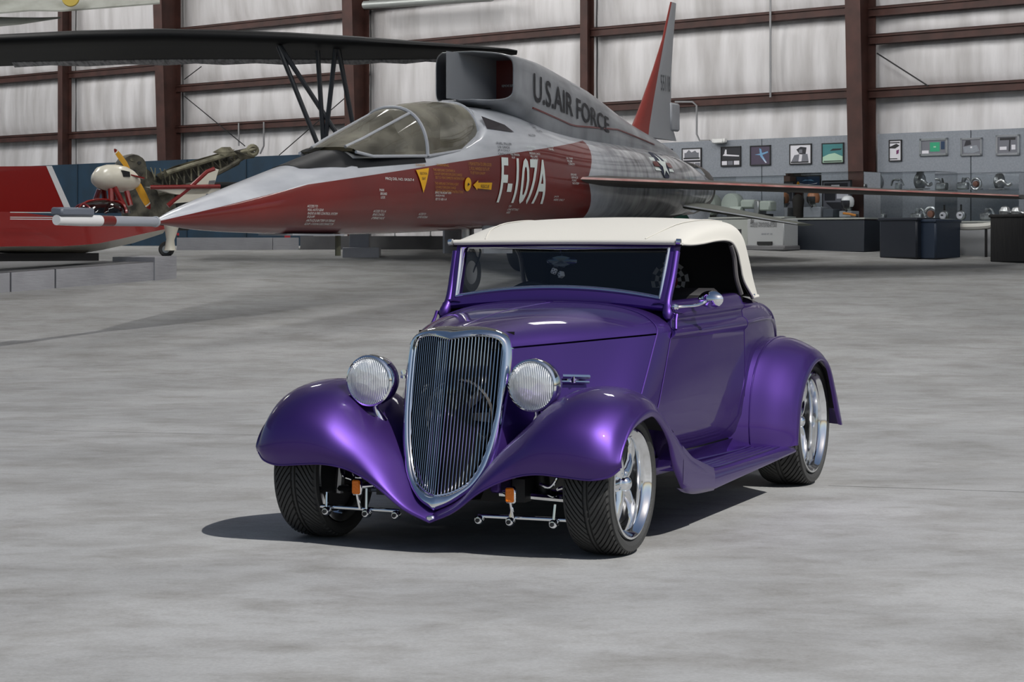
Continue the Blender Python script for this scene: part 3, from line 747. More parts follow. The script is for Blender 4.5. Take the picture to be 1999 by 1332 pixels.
# ---------------------------------------------------------------- cockpit
ck = MB(); ck.box((0, 1.55, .27), (1.16, 1.3, .03)); ck.build('cockpit_floor', CARPET, car, ang=0)
fw = MB(); fw.box((0, 1.02, .62), (1.14, .02, .66)); fw.build('firewall', BLACK, car, ang=0)
ds = MB(); ds.box((0, 1.17, .965), (1.13, .14, .11), bev=.03); dash = ds.build('dashboard', mat('dash_purple', hexc('2c1a55'), .4, .3, .5), car)
for x in (-.36, -.27, -.18):
    MB().lathe([(.035,0),(.035,-.008),(.03,-.01),(0,-.006)][::-1], (x, 1.243, .975), 'y', 20).build('gauge', CHROME, dash)
se = bpy.data.objects.new('bench_seat', None); C.objects.link(se); se.parent = car
MB().box((0, 1.66, .50), (1.1, .52, .18), bev=.05).build('seat_cushion', UPHOL, se)
bk = Matrix.Rotation(R(-14), 3, 'X')
MB().box((0, 1.98, .80), (1.12, .15, .62), rot=bk, bev=.05).build('seat_back', UPHOL, se)
for sg in (1, -1):
    MB().box((sg*.60, 1.55, .66), (.03, 1.0, .70), bev=.01).build('door_trim', UPHOL, car)
MB().box((0, 2.30, .82), (1.16, .03, .52)).build('rear_bulkhead', UPHOL, car, ang=0)
MB().grid([[Vector((x, 2.36 + z_*.0, z)) for x in (-.56, 0, .56)] for z_, z in ((0,1.04),(0,1.42))]).build('rear_curtain', LINER, top, ang=0)
MB().box((0, 2.34, 1.062), (1.14, .5, .012)).build('parcel_shelf', UPHOL, car, ang=0)
# steering wheel
swm = MB(); swm.tube([Vector((.17*math.cos(2*PI*k/32), 0, .17*math.sin(2*PI*k/32))) for k in range(32)], .014, 8, closed=True)
for a in (0.0, 2.2, -2.2):
    swm.tube([Vector((0,0,0)), Vector((.17*math.sin(a), 0, -.17*math.cos(a)))], .009, 6)
swm.lathe([(0,-.02),(.035,-.015),(.04,.02)], (0,0,0), 'y', 16)
swm.build('steering_wheel', BLACK, car, loc=(-.30, 1.43, .985), rot=(R(-28), 0, 0))
MB().tube([(-.30, 1.43, .985), (-.30, 1.15, .84)], .02, 8).build('steering_column', BLACK, car)
# rear-view mirror
rv = MB(); rings = []
for k in range(24):
    a = 2*PI*k/24; rings.append([Vector((.083*math.cos(a)*f, d, .034*math.sin(a)*f)) for f, d in ((.0,-.018),(.75,-.016),(1,-.004),(1,.006),(0,.006))])
rv.loft(rings, True, False, ring_closed=False)
rv.tube([(0,0,.02),(0,-.03,.075)], .006, 6)
rv.build('rear_view_mirror', mat('smoked_chrome', (.10,.12,.15), .12, .9), car, loc=(-.055, 1.30, 1.253))
# chequered round emblem behind the seat
em = MB(); nR, nA = 3, 16
CHW = mat('emblem_white', (.42,.42,.43), .6); CHB = mat('emblem_black', (.01,.01,.01), .6); CHR = mat('emblem_red', hexc('8a2020'), .6)
for i in range(nR):
    for j in range(nA):
        r0, r1 = .045 + i*.022, .045 + (i+1)*.022; a0, a1 = 2*PI*j/nA, 2*PI*(j+1)/nA
        em.add([(r0*math.cos(a0), 0, r0*math.sin(a0)), (r1*math.cos(a0), 0, r1*math.sin(a0)), (r1*math.cos(a1), 0, r1*math.sin(a1)), (r0*math.cos(a1), 0, r0*math.sin(a1))], [(0,1,2,3)], (i + j) % 2)
em.add([(.045*math.cos(2*PI*j/nA), 0, .045*math.sin(2*PI*j/nA)) for j in range(nA)], [tuple(range(nA))], 2)
eo = em.build('chequered_emblem', [CHW, CHB, CHR], car, ang=0, loc=(.158, 2.345, 1.135))
eo['label'] = 'round black and white chequered emblem'
# door mirrors
for sg in (1,):
    mo = bpy.data.objects.new('door_mirror', None); C.objects.link(mo); mo.parent = car
    P = crom([(.632,1.06,1.035),(.66,1.09,1.038),(.70,1.17,1.042),(.725,1.24,1.06)], 5)
    MB().tube([Vector((sg*p.x, p.y, p.z)) for p in P], .008, 8).build('mirror_arm', CHROME, mo)
    MB().lathe([(0,.018),(.013,.012),(.018,0),(.013,-.012),(0,-.018)], (sg*.63, 1.06, 1.035), 'x', 14).build('mirror_base', CHROME, mo)
    rings = []
    for k in range(24):
        a = 2*PI*k/24; rings.append([Vector((.07*math.cos(a)*f, d, .043*math.sin(a)*f)) for f, d in ((0,-.04),(.5,-.034),(.85,-.018),(1,.004),(.93,.008),(0,.006))])
    MB().loft(rings, True, False, ring_closed=False).build('mirror_head', CHROME, mo, loc=(sg*.738, 1.27, 1.068), rot=(0, 0, sg*R(-12)))
# ---------------------------------------------------------------- headlamps
LENS = glassmat('lamp_lens', (.93,.95,.96), 1.5)
def lens_mat():
    m = bpy.data.materials.new('fluted_lens'); m.use_nodes = True; n = m.node_tree; b = n.nodes['Principled BSDF']
    b.inputs['Base Color'].default_value = (.9,.93,.95,1); b.inputs['Metallic'].default_value = .3; b.inputs['Roughness'].default_value = .16
    b.inputs['Coat Weight'].default_value = 1.0; b.inputs['Coat Roughness'].default_value = .03
    tc = n.nodes.new('ShaderNodeTexCoord'); w = n.nodes.new('ShaderNodeTexWave'); w.inputs['Scale'].default_value = 38; w.bands_direction = 'X'; w.inputs['Distortion'].default_value = .6
    n.links.new(tc.outputs['Object'], w.inputs['Vector'])
    w2 = n.nodes.new('ShaderNodeTexVoronoi'); w2.inputs['Scale'].default_value = 26; n.links.new(tc.outputs['Object'], w2.inputs['Vector'])
    ad = n.nodes.new('ShaderNodeMath'); n.links.new(w.outputs[1], ad.inputs[0]); n.links.new(w2.outputs[0], ad.inputs[1])
    bp = n.nodes.new('ShaderNodeBump'); bp.inputs['Strength'].default_value = .9; bp.inputs['Distance'].default_value = .012
    n.links.new(ad.outputs[0], bp.inputs['Height']); n.links.new(bp.outputs[0], b.inputs['Normal'])
    return m
FLUTED = lens_mat()
for sg in (1, -1):
    h = bpy.data.objects.new('headlamp', None); C.objects.link(h); h.parent = car; h.location = (sg*.395, -.13, .727)
    MB().lathe([(.108,-.012),(.112,.0),(.113,.02),(.107,.06),(.09,.10),(.065,.13),(.035,.148),(0,.152)], axis='y', seg=40).build('lamp_bucket', CHROME, h)
    MB().lathe([(.100,-.022),(.106,-.030),(.114,-.024),(.1175,-.008),(.1165,.006),(.112,.01)], axis='y', seg=48).build('lamp_ring', CHROME, h)
    MB().lathe([(0,-.050),(.03,-.0485),(.06,-.044),(.085,-.036),(.102,-.024)], axis='y', seg=40).build('lamp_lens', FLUTED, h)
    MB().tube(crom([(0,.03,-.105),(0,.04,-.13),(-sg*.008,.05,-.155),(-sg*.012,.06,-.185)], 4), [.015]*6+[.017,.018,.02,.024,.028,.032,.036], 12).build('lamp_stand', CHROME, h)
# ---------------------------------------------------------------- front suspension, indicators
for sg in (1, -1):
    sus = bpy.data.objects.new('front_suspension', None); C.objects.link(sus); sus.parent = car
    MB().tube([(sg*.19,-.26,.168),(sg*.60,-.24,.168)], .0095, 10).build('sway_bar', CHROME, sus)
    for x in (.2, .345, .545):
        mb = MB(); mb.lathe([(.0,-.02),(.014,-.018),(.020,-.01),(.020,.01),(.014,.018),(0,.02)], (sg*x, -.272, .152), 'y', 16); mb.build('ball_joint', CHROME, sus)
        MB().lathe([(.0,-.026),(.009,-.026),(.009,-.018)], (sg*x, -.272, .152), 'y', 10).build('joint_bolt', BLACK, sus)
        if x > .3: MB().tube([(sg*x,-.272,.16),(sg*(x+.004),-.262,.26 if x < .5 else .235)], .0075, 8).build('drop_link', CHROME, sus)
    MB().tube(crom([(sg*.22,-.10,.25),(sg*.45,-.06,.235),(sg*.64,0,.22)], 4), .017, 8).build('control_arm', CHROME, sus)
    MB().tube(crom([(sg*.22,.10,.25),(sg*.45,.06,.235),(sg*.64,0,.22)], 4), .017, 8).build('control_arm', CHROME, sus)
    MB().tube(crom([(sg*.26,-.06,.42),(sg*.45,-.04,.415),(sg*.62,0,.40)], 4), .014, 8).build('control_arm', CHROME, sus)
    MB().tube([(sg*.40,-.02,.23),(sg*.36,-.02,.50)], .032, 12).build('coil_over', BLACK, sus)
    MB().tube([(sg*.63,0,.20),(sg*.61,0,.42)], .022, 8).build('spindle', STEEL, sus)
    MB().tube(crom([(sg*.48,-.1,.40),(sg*.50,-.12,.34),(sg*.47,-.13,.29),(sg*.42,-.12,.30)], 5), .008, 8).build('brake_line', CHROME, sus)
    MB().tube(crom([(sg*.53,-.1,.42),(sg*.55,-.12,.36),(sg*.54,-.13,.30),(sg*.50,-.12,.28)], 5), .008, 8).build('brake_line', CHROME, sus)
    MB().box((sg*.27,-.02,.33), (.05, .5, .12), bev=.01).build('frame_horn', PAINT, sus)
    ind = bpy.data.objects.new('indicator', None); C.objects.link(ind); ind.parent = car; ind.location = (sg*.367, -.32, .273)
    MB().box((0,0,0), (.05,.02,.074), bev=.008).build('indicator_housing', CHROME, ind)
    MB().box((0,-.010,0), (.040,.012,.062), bev=.006).build('indicator_lens', AMBER, ind)
    MB().tube([(0,0,-.03),(0,.03,-.10)], .007, 8).build('indicator_stalk', CHROME, ind)
    MB().tube([(0,.006,0),(-sg*.05,.05,.005)], .011, 10).build('indicator_arm', CHROME, ind)
# chassis underside
fr = MB()
for sg in (1, -1): fr.box((sg*.33, 1.5, .27), (.06, 3.3, .10))
fr.box((0, 1.6, .25), (.3, 1.4, .16)); fr.box((0, .35, .36), (.42, .6, .34)); fr.build('chassis', BLACK, car, ang=0)
MB().tube([(-.7, 2.845, .348), (.7, 2.845, .348)], .045, 10).build('rear_axle', BLACK, car)
MB().box((0, .12, .62), (.36, .1, .5)).build('fan_shroud', BLACK, car, ang=0)
# fuzzy dice hanging from the mirror
DIE = mat('plush_white', (.72,.72,.70), .9); PIP = mat('die_pip', (.015,.015,.015), .6)
dc = thing('hanging_dice', 'pair of small white dice with black dots hanging from the rear view mirror', 'dice', (0,0,0), 0)
dc.parent = None
CM = Matrix.Translation((-.216, 9.13, 0)) @ Matrix.Rotation(CAR_RZ, 4, 'Z')
base = CM @ Vector((-.085, 1.31, 1.19)); dc.location = base; dc.rotation_euler = (0, 0, CAR_RZ)
for dx, dz, a in ((-.018, .012, .4), (.02, -.006, -.5)):
    d = MB().box((0,0,0), (.03,.03,.03), bev=.005).build('die', DIE, dc, loc=(dx, 0, dz), rot=(.3*a, a, a))
    mb = MB()
    for (px, pz) in ((-.007,-.007),(.007,.007),(0,0),(-.007,.007),(.007,-.007)): mb.lathe([(0,-.0165),(.0032,-.016),(.0032,-.014)], (px, 0, pz), 'y', 8)
    mb.build('die_dots', PIP, d)
    MB().tube([(dx, 0, dz + .012), (.028, 0, .045)], .0015, 5).build('string', BLACK, dc)
# ================================================================== the jet
JA = R(27); JZ = .62
JOX, JOY = -.17375 * 23, 23.0
jet = thing('jet_fighter', 'long-nosed red and silver grey jet fighter with a dorsal air intake behind the canopy', 'aircraft', (JOX, JOY, JZ), -JA)
def J(s, l, z): return Vector((l, s, z - JZ))
def jet_floor(s, l):
    Y = JOY + math.cos(JA) * s - math.sin(JA) * l; return floor_z(Y)
def jet_paint():
    m = bpy.data.materials.new('jet_paint'); m.use_nodes = True; n = m.node_tree; b = n.nodes['Principled BSDF']
    tc = n.nodes.new('ShaderNodeTexCoord'); sp = n.nodes.new('ShaderNodeSeparateXYZ'); n.links.new(tc.outputs['Object'], sp.inputs[0])
    def M(op, a, b_=None, c=None):
        q = n.nodes.new('ShaderNodeMath'); q.operation = op
        for i, v in enumerate((a, b_, c)):
            if v is None: continue
            if isinstance(v, (int, float)): q.inputs[i].default_value = v
            else: n.links.new(v, q.inputs[i])
        return q.outputs[0]
    s, z = sp.outputs[1], sp.outputs[2]
    l1 = M('MULTIPLY_ADD', s, .188, 1.605 - JZ); l2 = M('MULTIPLY_ADD', s, .118, 1.782 - JZ)
    below = M('LESS_THAN', z, M('MINIMUM', l1, l2))
    front = M('LESS_THAN', s, M('MULTIPLY_ADD', M('ABSOLUTE', M('SUBTRACT', z, 2.34 - JZ)), .65, 9.5))
    red = M('MULTIPLY', below, front)
    def noise(scale, st, d=6):
        mp = n.nodes.new('ShaderNodeMapping'); mp.inputs['Scale'].default_value = st; n.links.new(tc.outputs['Object'], mp.inputs[0])
        t = n.nodes.new('ShaderNodeTexNoise'); t.inputs['Scale'].default_value = scale; t.inputs['Detail'].default_value = d; n.links.new(mp.outputs[0], t.inputs['Vector']); return t.outputs[0]
    def ramp(src, a, b_, c0, c1):
        r = n.nodes.new('ShaderNodeValToRGB'); r.color_ramp.elements[0].position = a; r.color_ramp.elements[1].position = b_
        r.color_ramp.elements[0].color = (*c0, 1); r.color_ramp.elements[1].color = (*c1, 1); n.links.new(src, r.inputs[0]); return r.outputs[0]
    grey = ramp(noise(2.2, (.5,.5,1.6)), .3, .7, hexc('a2a5ac'), hexc('c3c6cb'))
    # soot streaks run down the rear half
    soot = ramp(noise(3.5, (1,1.6,.35), 8), .35, .62, hexc('55575b'), hexc('a0a2a6'))
    fac = n.nodes.new('ShaderNodeMapRange'); fac.inputs[1].default_value = 9.3; fac.inputs[2].default_value = 11.5; n.links.new(s, fac.inputs[0])
    mx = n.nodes.new('ShaderNodeMix'); mx.data_type = 'RGBA'; n.links.new(fac.outputs[0], mx.inputs[0]); n.links.new(grey, mx.inputs[6]); n.links.new(soot, mx.inputs[7])
    redc = ramp(noise(1.3, (1,.6,1)), .3, .7, hexc('5c110b'), hexc('6e150e'))
    m2 = n.nodes.new('ShaderNodeMix'); m2.data_type = 'RGBA'; n.links.new(red, m2.inputs[0]); n.links.new(mx.outputs[2], m2.inputs[6]); n.links.new(redc, m2.inputs[7])
    n.links.new(m2.outputs[2], b.inputs['Base Color'])
    rr = n.nodes.new('ShaderNodeMapRange'); rr.inputs[3].default_value = .28; rr.inputs[4].default_value = .5; n.links.new(noise(1.7, (1,.5,1)), rr.inputs[0])
    n.links.new(rr.outputs[0], b.inputs['Roughness'])
    b.inputs['Coat Weight'].default_value = .8; b.inputs['Coat Roughness'].default_value = .06
    bp = n.nodes.new('ShaderNodeBump'); bp.inputs['Strength'].default_value = .12; bp.inputs['Distance'].default_value = .03
    n.links.new(noise(2.0, (1,.7,1), 4), bp.inputs['Height']); n.links.new(bp.outputs[0], b.inputs['Normal'])
    return m
JP = jet_paint()
JGREY = mat('jet_grey', hexc('a0a3a9'), .4, .1, noise=(2.5, hexc('83868c'), .3, .7)); JRED = mat('jet_red', hexc('68140d'), .35, coat=.4, noise=(2, hexc('57100b'), .3, .7))
JBLACK = mat('antiglare_black', (.010,.011,.013), .42, spec=.25); JDARK = mat('wing_underside', hexc('4e4b47'), .55, noise=(1.5, hexc('393632'), .3, .7, (.4,1,1)))
BOT = [(0,1.575),(.3,1.55),(.73,1.513),(1.45,1.488),(2.9,1.471),(4.36,1.482),(6,1.52),(7.2,1.56),(8.5,1.6),(11,1.62),(13,1.68),(14.5,1.8),(15.8,2.0)]
TOPF = [(0,1.628),(.25,1.715),(.53,1.80),(1.24,1.98),(1.98,2.166),(2.77,2.36),(3.12,2.45),(3.6,2.56),(4.4,2.72),(5.2,2.88),(6.0,3.08),(6.9,3.31),(7.6,3.33),(8.3,3.27),(9.0,3.17),(10,3.08),(11,3.04),(12.5,3.0),(13.9,2.95),(14.8,2.85),(15.8,2.66)]
HWF = [(0,.027),(.25,.085),(.53,.15),(1.24,.275),(1.98,.375),(2.77,.46),(3.6,.53),(4.4,.58),(5.2,.62),(6.0,.66),(6.9,.72),(7.6,.78),(8.3,.84),(9.5,.93),(11,.98),(12.5,.95),(13.9,.82),(14.8,.68),(15.8,.5)]
EXF = [(0,2),(3,2.1),(6,2.3),(9,2.5),(13,2.4),(15.8,2.1)]
def sill(s):   # cockpit opening: the fuselage top is cut flat here
    return lin([(3.55,2.56),(3.9,2.50),(5.2,2.54),(6.1,2.64),(6.75,2.88),(6.95,3.3)], s) if 3.55 < s < 6.95 else 99
def fus_ring(s, nk=48):
    b_, t, a, e = interp(BOT, s), interp(TOPF, s), interp(HWF, s), interp(EXF, s); zc = (b_ + t) / 2; hh = (t - b_) / 2; ring = []; sl = sill(s)
    for k in range(nk):
        th = 2*PI*k/nk; c_, s_ = math.cos(th), math.sin(th)
        l = a * math.copysign(abs(c_) ** (2/e), c_); z = zc + hh * math.copysign(abs(s_) ** (2/e), s_)
        ring.append(J(s, l, min(z, sl)))
    return ring
SS = [0,.1,.25,.53,.85,1.24,1.6,1.98,2.4,2.77,3.12,3.55,3.7,3.9,4.2,4.5,4.8,5.2,5.6,6.0,6.3,6.6,6.8,6.95,7.2,7.6,8,8.4,9,9.6,10.2,11,11.8,12.6,13.3,13.9,14.4,14.8,15.3,15.8]
fb = MB(); fb.loft([fus_ring(s) for s in SS]); fus = fb.build('fuselage', JP, jet, ang=50)
FBVH = BVHTree.FromPolygons(fb.V, fb.F)
# dorsal duct
DT = [(6.4,4.11),(7.7,4.11),(8.6,4.085),(9.5,3.985),(10.6,3.84),(11.6,3.63),(12.57,3.43),(13.9,3.22),(15.0,3.02)]
DB = [(6.4,3.40),(7.7,3.40),(8.2,3.2),(8.8,2.85),(10,2.6),(15,2.4)]
DW = [(6.4,.65),(7.7,.65),(9,.65),(10.6,.60),(11.6,.54),(12.57,.46),(13.9,.33),(15,.2)]
DE = [(6.4,6.5),(8,6.0),(9,4.2),(10.6,3.0),(12.6,2.3),(15,2.0)]
def duct_ring(s, inset=0.0, sweep=0.0, nk=56):
    b_, t, a, e = interp(DB, s) + inset, interp(DT, s) - inset, interp(DW, s) - inset, interp(DE, s); zc = (b_ + t) / 2; hh = (t - b_) / 2; ring = []
    for k in range(nk):
        th = 2*PI*(k + .5)/nk; c_, s_ = math.cos(th), math.sin(th)
        l = a * math.copysign(abs(c_) ** (2/e), c_); z = zc + hh * math.copysign(abs(s_) ** (2/e), s_)
        ring.append(J(s + sweep * (abs(l) - .65) * 1.35, l, z))
    return ring
DUCTP = mat('duct_paint', hexc('989ba0'), .42, .1, coat=.3, noise=(2.2, hexc('6c6e72'), .3, .68, (1,.8,.4)))
db = MB(); db.loft([duct_ring(7.62, .022, 1.0), duct_ring(7.6, .008, 1.0), duct_ring(7.62, 0, 1.0)] + [duct_ring(s, 0, lin([(7.62,1),(8.6,0)], s)) for s in (7.9, 8.2, 8.6, 9.0, 9.5, 10, 10.6, 11.1, 11.6, 12.1, 12.57, 13.2, 13.9, 14.5, 15.0)], caps=False)
duct = db.build('intake_duct', DUCTP, jet, ang=50)
MB().loft([duct_ring(7.62, .022, 1.0), duct_ring(8.0, .03, .7), duct_ring(8.5, .05, .1), duct_ring(8.9, .3, 0)], caps=False).build('intake_lining', mat('intake_lining', hexc('6e7176'), .5), duct, ang=50)
DBVH = BVHTree.FromPolygons(db.V, db.F)
# splitter wedge and the red blanking plugs
MB().prism([J(6.74, 0, 3.42), J(8.6, -.13, 3.42), J(8.6, .13, 3.42)], (0, 0, .67)).build('splitter', mat('splitter_grey', hexc('7f8287'), .45), duct, ang=0)
plr = duct_ring(8.1, .035); MB().add(plr, [tuple(range(len(plr)))]).build('intake_cover', JRED, duct, ang=0)
MB().box(J(7.75, .637, 3.66), (.02, .1, .012)).build('probe', JGREY, duct, ang=0)
# black block painted in as the shade under the duct's lip
MB().box(J(8.1, 0, 3.36), (.5, 1.0, .2)).build('lip_shade_block', JBLACK, duct, ang=0)
# ---- cockpit
deck = MB()
for (a, b_) in zip([3.9,4.5,5.2,6.1,6.7], [4.5,5.2,6.1,6.7,6.93]):
    pass
rows = [[J(s, l, sill(s) + .006) for l in (-.42, 0, .42)] for s in (3.7, 3.9, 4.5, 5.2, 6.1, 6.7)]
MB().grid(rows).build('cockpit_deck', mat('cockpit_beige', hexc('5d594c'), .8), jet, ang=60)
MB().box(J(6.15, 0, 2.82), (.4, .22, .62), bev=.06).build('ejection_seat', mat('seat_brown', hexc('4a4236'), .8), jet)
MB().box(J(4.75, 0, 2.62), (.55, .3, .22), bev=.05).build('instrument_cowl', JBLACK, jet)
def can_ring(s, nk=24):
    sl = lin([(3.55,2.54),(3.75,2.47),(5.2,2.53),(6.1,2.64),(6.75,2.88),(6.97,3.12)], s); tp = lin([(3.55,2.575),(5.2,3.20),(5.6,3.275),(6.1,3.335),(6.75,3.355),(6.97,3.34)], s)
    a = lin([(3.55,.40),(3.75,.49),(5.2,.575),(6.1,.60),(6.75,.50),(6.97,.36)], s); e = lin([(3.55,2.6),(5.2,2.25),(6.97,2.1)], s); ring = []
    for k in range(nk + 1):
        th = PI*k/nk; c_, s_ = math.cos(th), math.sin(th)
        ring.append(J(s, a * math.copysign(abs(c_) ** (2/e), c_), sl + (tp - sl) * abs(s_) ** (2/e)))
    return ring
CANOPY = glassmat('canopy_glass', (.50,.49,.44), 1.55, .02, haze=(hexc('b5b1a2'), .12, .42))  # beige film painted in for the hangar mirrored in the glass
MB().grid([can_ring(s) for s in (3.6, 4.0, 4.4, 4.8, 5.15)]).build('windscreen', CANOPY, jet, ang=60)
MB().grid([can_ring(s) for s in (5.2, 5.4, 5.6, 5.85, 6.1, 6.4, 6.75)]).build('canopy', CANOPY, jet, ang=60)
FRAME = mat('canopy_frame', hexc('a9acb2'), .35, .2)
def strip(path, w, nm, m=FRAME, r=.02): return MB().tube(path, r, 8).build(nm, m, jet)
strip([p * 1.0 for p in can_ring(5.18)], 0, 'windscreen_arch', r=.03)
strip([p for p in can_ring(6.76)], 0, 'canopy_arch', r=.028)
for k in (0, 24):
    strip([can_ring(s)[k] for s in (3.6, 3.9, 4.4, 5.15)], 0, 'windscreen_sill', r=.022)
    strip([can_ring(s)[k] for s in (5.2, 5.6, 6.1, 6.4, 6.75)], 0, 'canopy_sill', r=.022)
for k in (8, 16):
    strip([can_ring(s)[k] for s in (3.62, 4.0, 4.4, 4.8, 5.15)], 0, 'windscreen_pillar', r=.022)
# fairing between canopy and spine
MB().grid([can_ring(s) for s in (6.77, 6.87, 6.97)] + [[J(7.45, p.x*.9, p.z + JZ - .03) for p in can_ring(6.97)]]).build('canopy_fairing', JGREY, jet, ang=60)
def proj(s, z, side=1, lift=.012, bvh=None):
    for bv in ([bvh] if bvh else [FBVH]):
        h = bv.ray_cast(J(s, 4.0 * side, z), Vector((-side, 0, 0)))
        if h[0] is not None: return h[0] + Vector((side*lift, 0, 0))
    return J(s, side * .5, z)
# rear quarter-light
q = [(6.83,2.98),(6.86,3.16),(7.35,3.06),(7.5,2.96)]
MB().add([proj(s, z, 1, .015) for s, z in q], [(0,1,2,3)]).build('quarter_window', mat('dark_window', (.03,.025,.03), .15, coat=.6), jet, ang=0)
# anti-glare panel: a skin just proud of the nose
rows = []
for s in NS(2.62, 3.62, 8):
    ring = fus_ring(s, 96); c0 = Vector((0, s, (interp(BOT, s) + interp(TOPF, s))/2 - JZ)); row = []
    zlo = lin([(2.62,2.27),(3.62,2.33)], s)
    for p in ring[:49]:
        if p.z + JZ > zlo: row.append(p)
    rows.append(row)
k = min(len(r) for r in rows)
def resamp(r, n):
    out = []
    for i in range(n):
        t = i * (len(r)-1) / (n-1); a = int(min(t, len(r)-2)); out.append(lerp(r[a], r[a+1], t-a))
    return out
rows = [[v + (v - Vector((0, v.y, 1.9 - JZ))).normalized() * .008 for v in resamp(r, 24)] for r in rows]
MB().grid(rows).build('antiglare_panel', JBLACK, jet, ang=60)
for sg in (1,):
    rows = [[proj(s, lerp(lin([(3.6,2.32),(5.12,2.44)], s), lin([(3.6,2.44),(5.12,2.515)], s), t), sg, .008) for t in (0, .5, 1)] for s in NS(3.6, 5.12, 8)]
    MB().grid(rows).build('antiglare_strip', JBLACK, jet, ang=60)
# pitot boom
PB = [(-.0,.056),(-.75,.056),(-.78,.058),(-1.0,.058),(-1.02,.062),(-1.35,.066)]
MB().tube([J(0, 0, 1.6), J(-.78, 0, 1.6)], .055, 14).build('nose_boom', mat('boom_silver', hexc('a6aab2'), .3, .4), jet)
MB().tube([J(-.78, 0, 1.6), J(-1.0, 0, 1.6)], .057, 14).build('boom_band', JRED, jet)
MB().tube([J(-1.0, 0, 1.6), J(-1.3, 0, 1.6), J(-1.72, 0, 1.6)], [.06, .062, .055], 14).build('boom_sleeve', mat('sleeve_white', (.6,.6,.6), .4), jet)
MB().box(J(-1.45, 0, 1.69), (.16, .55, .09), bev=.02).build('boom_block', mat('block_grey', hexc('5d626c'), .5), jet)
MB().tube([J(0.0,0,1.6), J(-.03,0,1.6)], .062, 14).build('boom_collar', FRAME, jet)
# ---- wing (swept, seen edge-on from slightly below), stabiliser, fin
def wing(root_s, root_l, root_c, tip_s, tip_l, tip_c, zr, zt, th, sg, nm, mats, le_w=.10, joint=None):
    mb = MB(); rings = []; prof = [(0,0),(.012,.32),(.05,.62),(.15,.9),(.35,1),(.65,.75),(1,.04),(1,-.04),(.65,-.75),(.35,-1),(.15,-.9),(.05,-.62),(.012,-.32)]
    for t in NS(0, 1, 10):
        c = lerp(root_c, tip_c, t); s0 = lerp(root_s, tip_s, t); l = lerp(root_l, tip_l, t); z = lerp(zr, zt, t); h = th * c * .5
        rings.append([J(s0 + c*u, sg*l, z + h*v) for u, v in prof])
    mb.loft(rings)
    o = mb.build(nm, mats[0], jet, ang=50)
    le = MB(); le.loft([[r[0] + Vector((0,-.012,0)), lerp(r[0], r[1], .6) + Vector((0,-.008,.006)), r[1] + Vector((0,0,.008)), r[1], r[0]] for r in rings])
    le.build('leading_edge', mats[1], o, ang=50); return o
for sg in (1, -1):
    wing(9.05, .70, 4.2, 15.0, 6.15, 1.8, 2.34, 2.14, .042, sg, 'wing', (JDARK, mat('leading_edge_red', hexc('8e4a44'), .4, noise=(3, hexc('b08a84'), .3, .7))))
    wing(13.5, .45, 2.6, 15.3, 2.25, .9, 2.06, 1.70, .05, sg, 'stabiliser', (mat('stab_olive', hexc('5e625a'), .5), JGREY))
fin = MB(); rings = []; prof = [(0,0),(.03,.55),(.12,.9),(.4,1),(.7,.7),(1,.05),(1,-.05),(.7,-.7),(.4,-1),(.12,-.9),(.03,-.55)]
FN = [(13.05,15.25,3.2),(13.35,15.1,3.4),(13.75,15.0,3.85),(14.2,15.02,4.4),(14.6,15.1,4.95),(14.98,15.25,5.66)]
for a, b_, z in FN:
    c = b_ - a; rings.append([J(a + u*c, v*.05*c, z) for u, v in prof])
fin.loft(rings)
def fin_mat():
    m = bpy.data.materials.new('fin_paint'); m.use_nodes = True; n = m.node_tree; b = n.nodes['Principled BSDF']
    tc = n.nodes.new('ShaderNodeTexCoord'); sp = n.nodes.new('ShaderNodeSeparateXYZ'); n.links.new(tc.outputs['Object'], sp.inputs[0])
    q = n.nodes.new('ShaderNodeMath'); q.operation = 'MULTIPLY_ADD'; n.links.new(sp.outputs[2], q.inputs[0]); q.inputs[1].default_value = .52; q.inputs[2].default_value = 13.95 - .52*(3.6-JZ)
    r = n.nodes.new('ShaderNodeMath'); r.operation = 'LESS_THAN'; n.links.new(sp.outputs[1], r.inputs[0]); n.links.new(q.outputs[0], r.inputs[1])
    x = n.nodes.new('ShaderNodeMix'); x.data_type = 'RGBA'; n.links.new(r.outputs[0], x.inputs[0]); x.inputs[6].default_value = (*hexc('8b8e93'), 1); x.inputs[7].default_value = (*hexc('7a2a24'), 1)
    n.links.new(x.outputs[2], b.inputs['Base Color']); b.inputs['Roughness'].default_value = .45; return m
fo = fin.build('fin', fin_mat(), jet, ang=50)
MB().box(J(15.12, 0, 3.62), (.1, .4, .5), bev=.03).build('rudder_actuator', JGREY, fo)
MB().lathe([(.42,0),(.47,-.3),(.48,-.5)], J(16.1, 0, 2.36), 'y', 24).build('exhaust', mat('burnt_metal', (.12,.11,.1), .4, .8), jet)
# ---- lettering and markings, laid onto the curved skin
LW = mat('marking_white', hexc('d4dcd8'), .5); LY = mat('marking_yellow', hexc('d9a21c'), .5); LK = mat('marking_black', (.02,.02,.025), .5); LYD = mat('marking_ochre', hexc('a5762a'), .5)
def decal(nm, V, F, s0, z0, m, slope=0.0, lift=.012, bvh=None, stepx=.08, stepy=.07, parent=None, taper=0.0):
    V, F = slice_polys(V, F, stepx, stepy); mb = MB()
    W_ = max(v.x for v in V)
    P = [proj(s0 + v.x, z0 + v.y * (1 - taper * v.x / W_) + slope * v.x, 1, lift, bvh) for v in V]
    mb.add(P, F); return mb.build(nm, m, parent or jet, ang=0, clean=False)
def jtext(s, s0, z0, w, h, m, nm='lettering', **k):
    bold = k.pop('bold', 0.0); V, F = norm_polys(*text_polys(s, bold=bold), w, h); return decal(nm, V, F, s0, z0, m, **k)
jtext('F-107A', 7.02, 1.93, 1.28, .66, LW, 'registration', slope=.0, bold=.02)
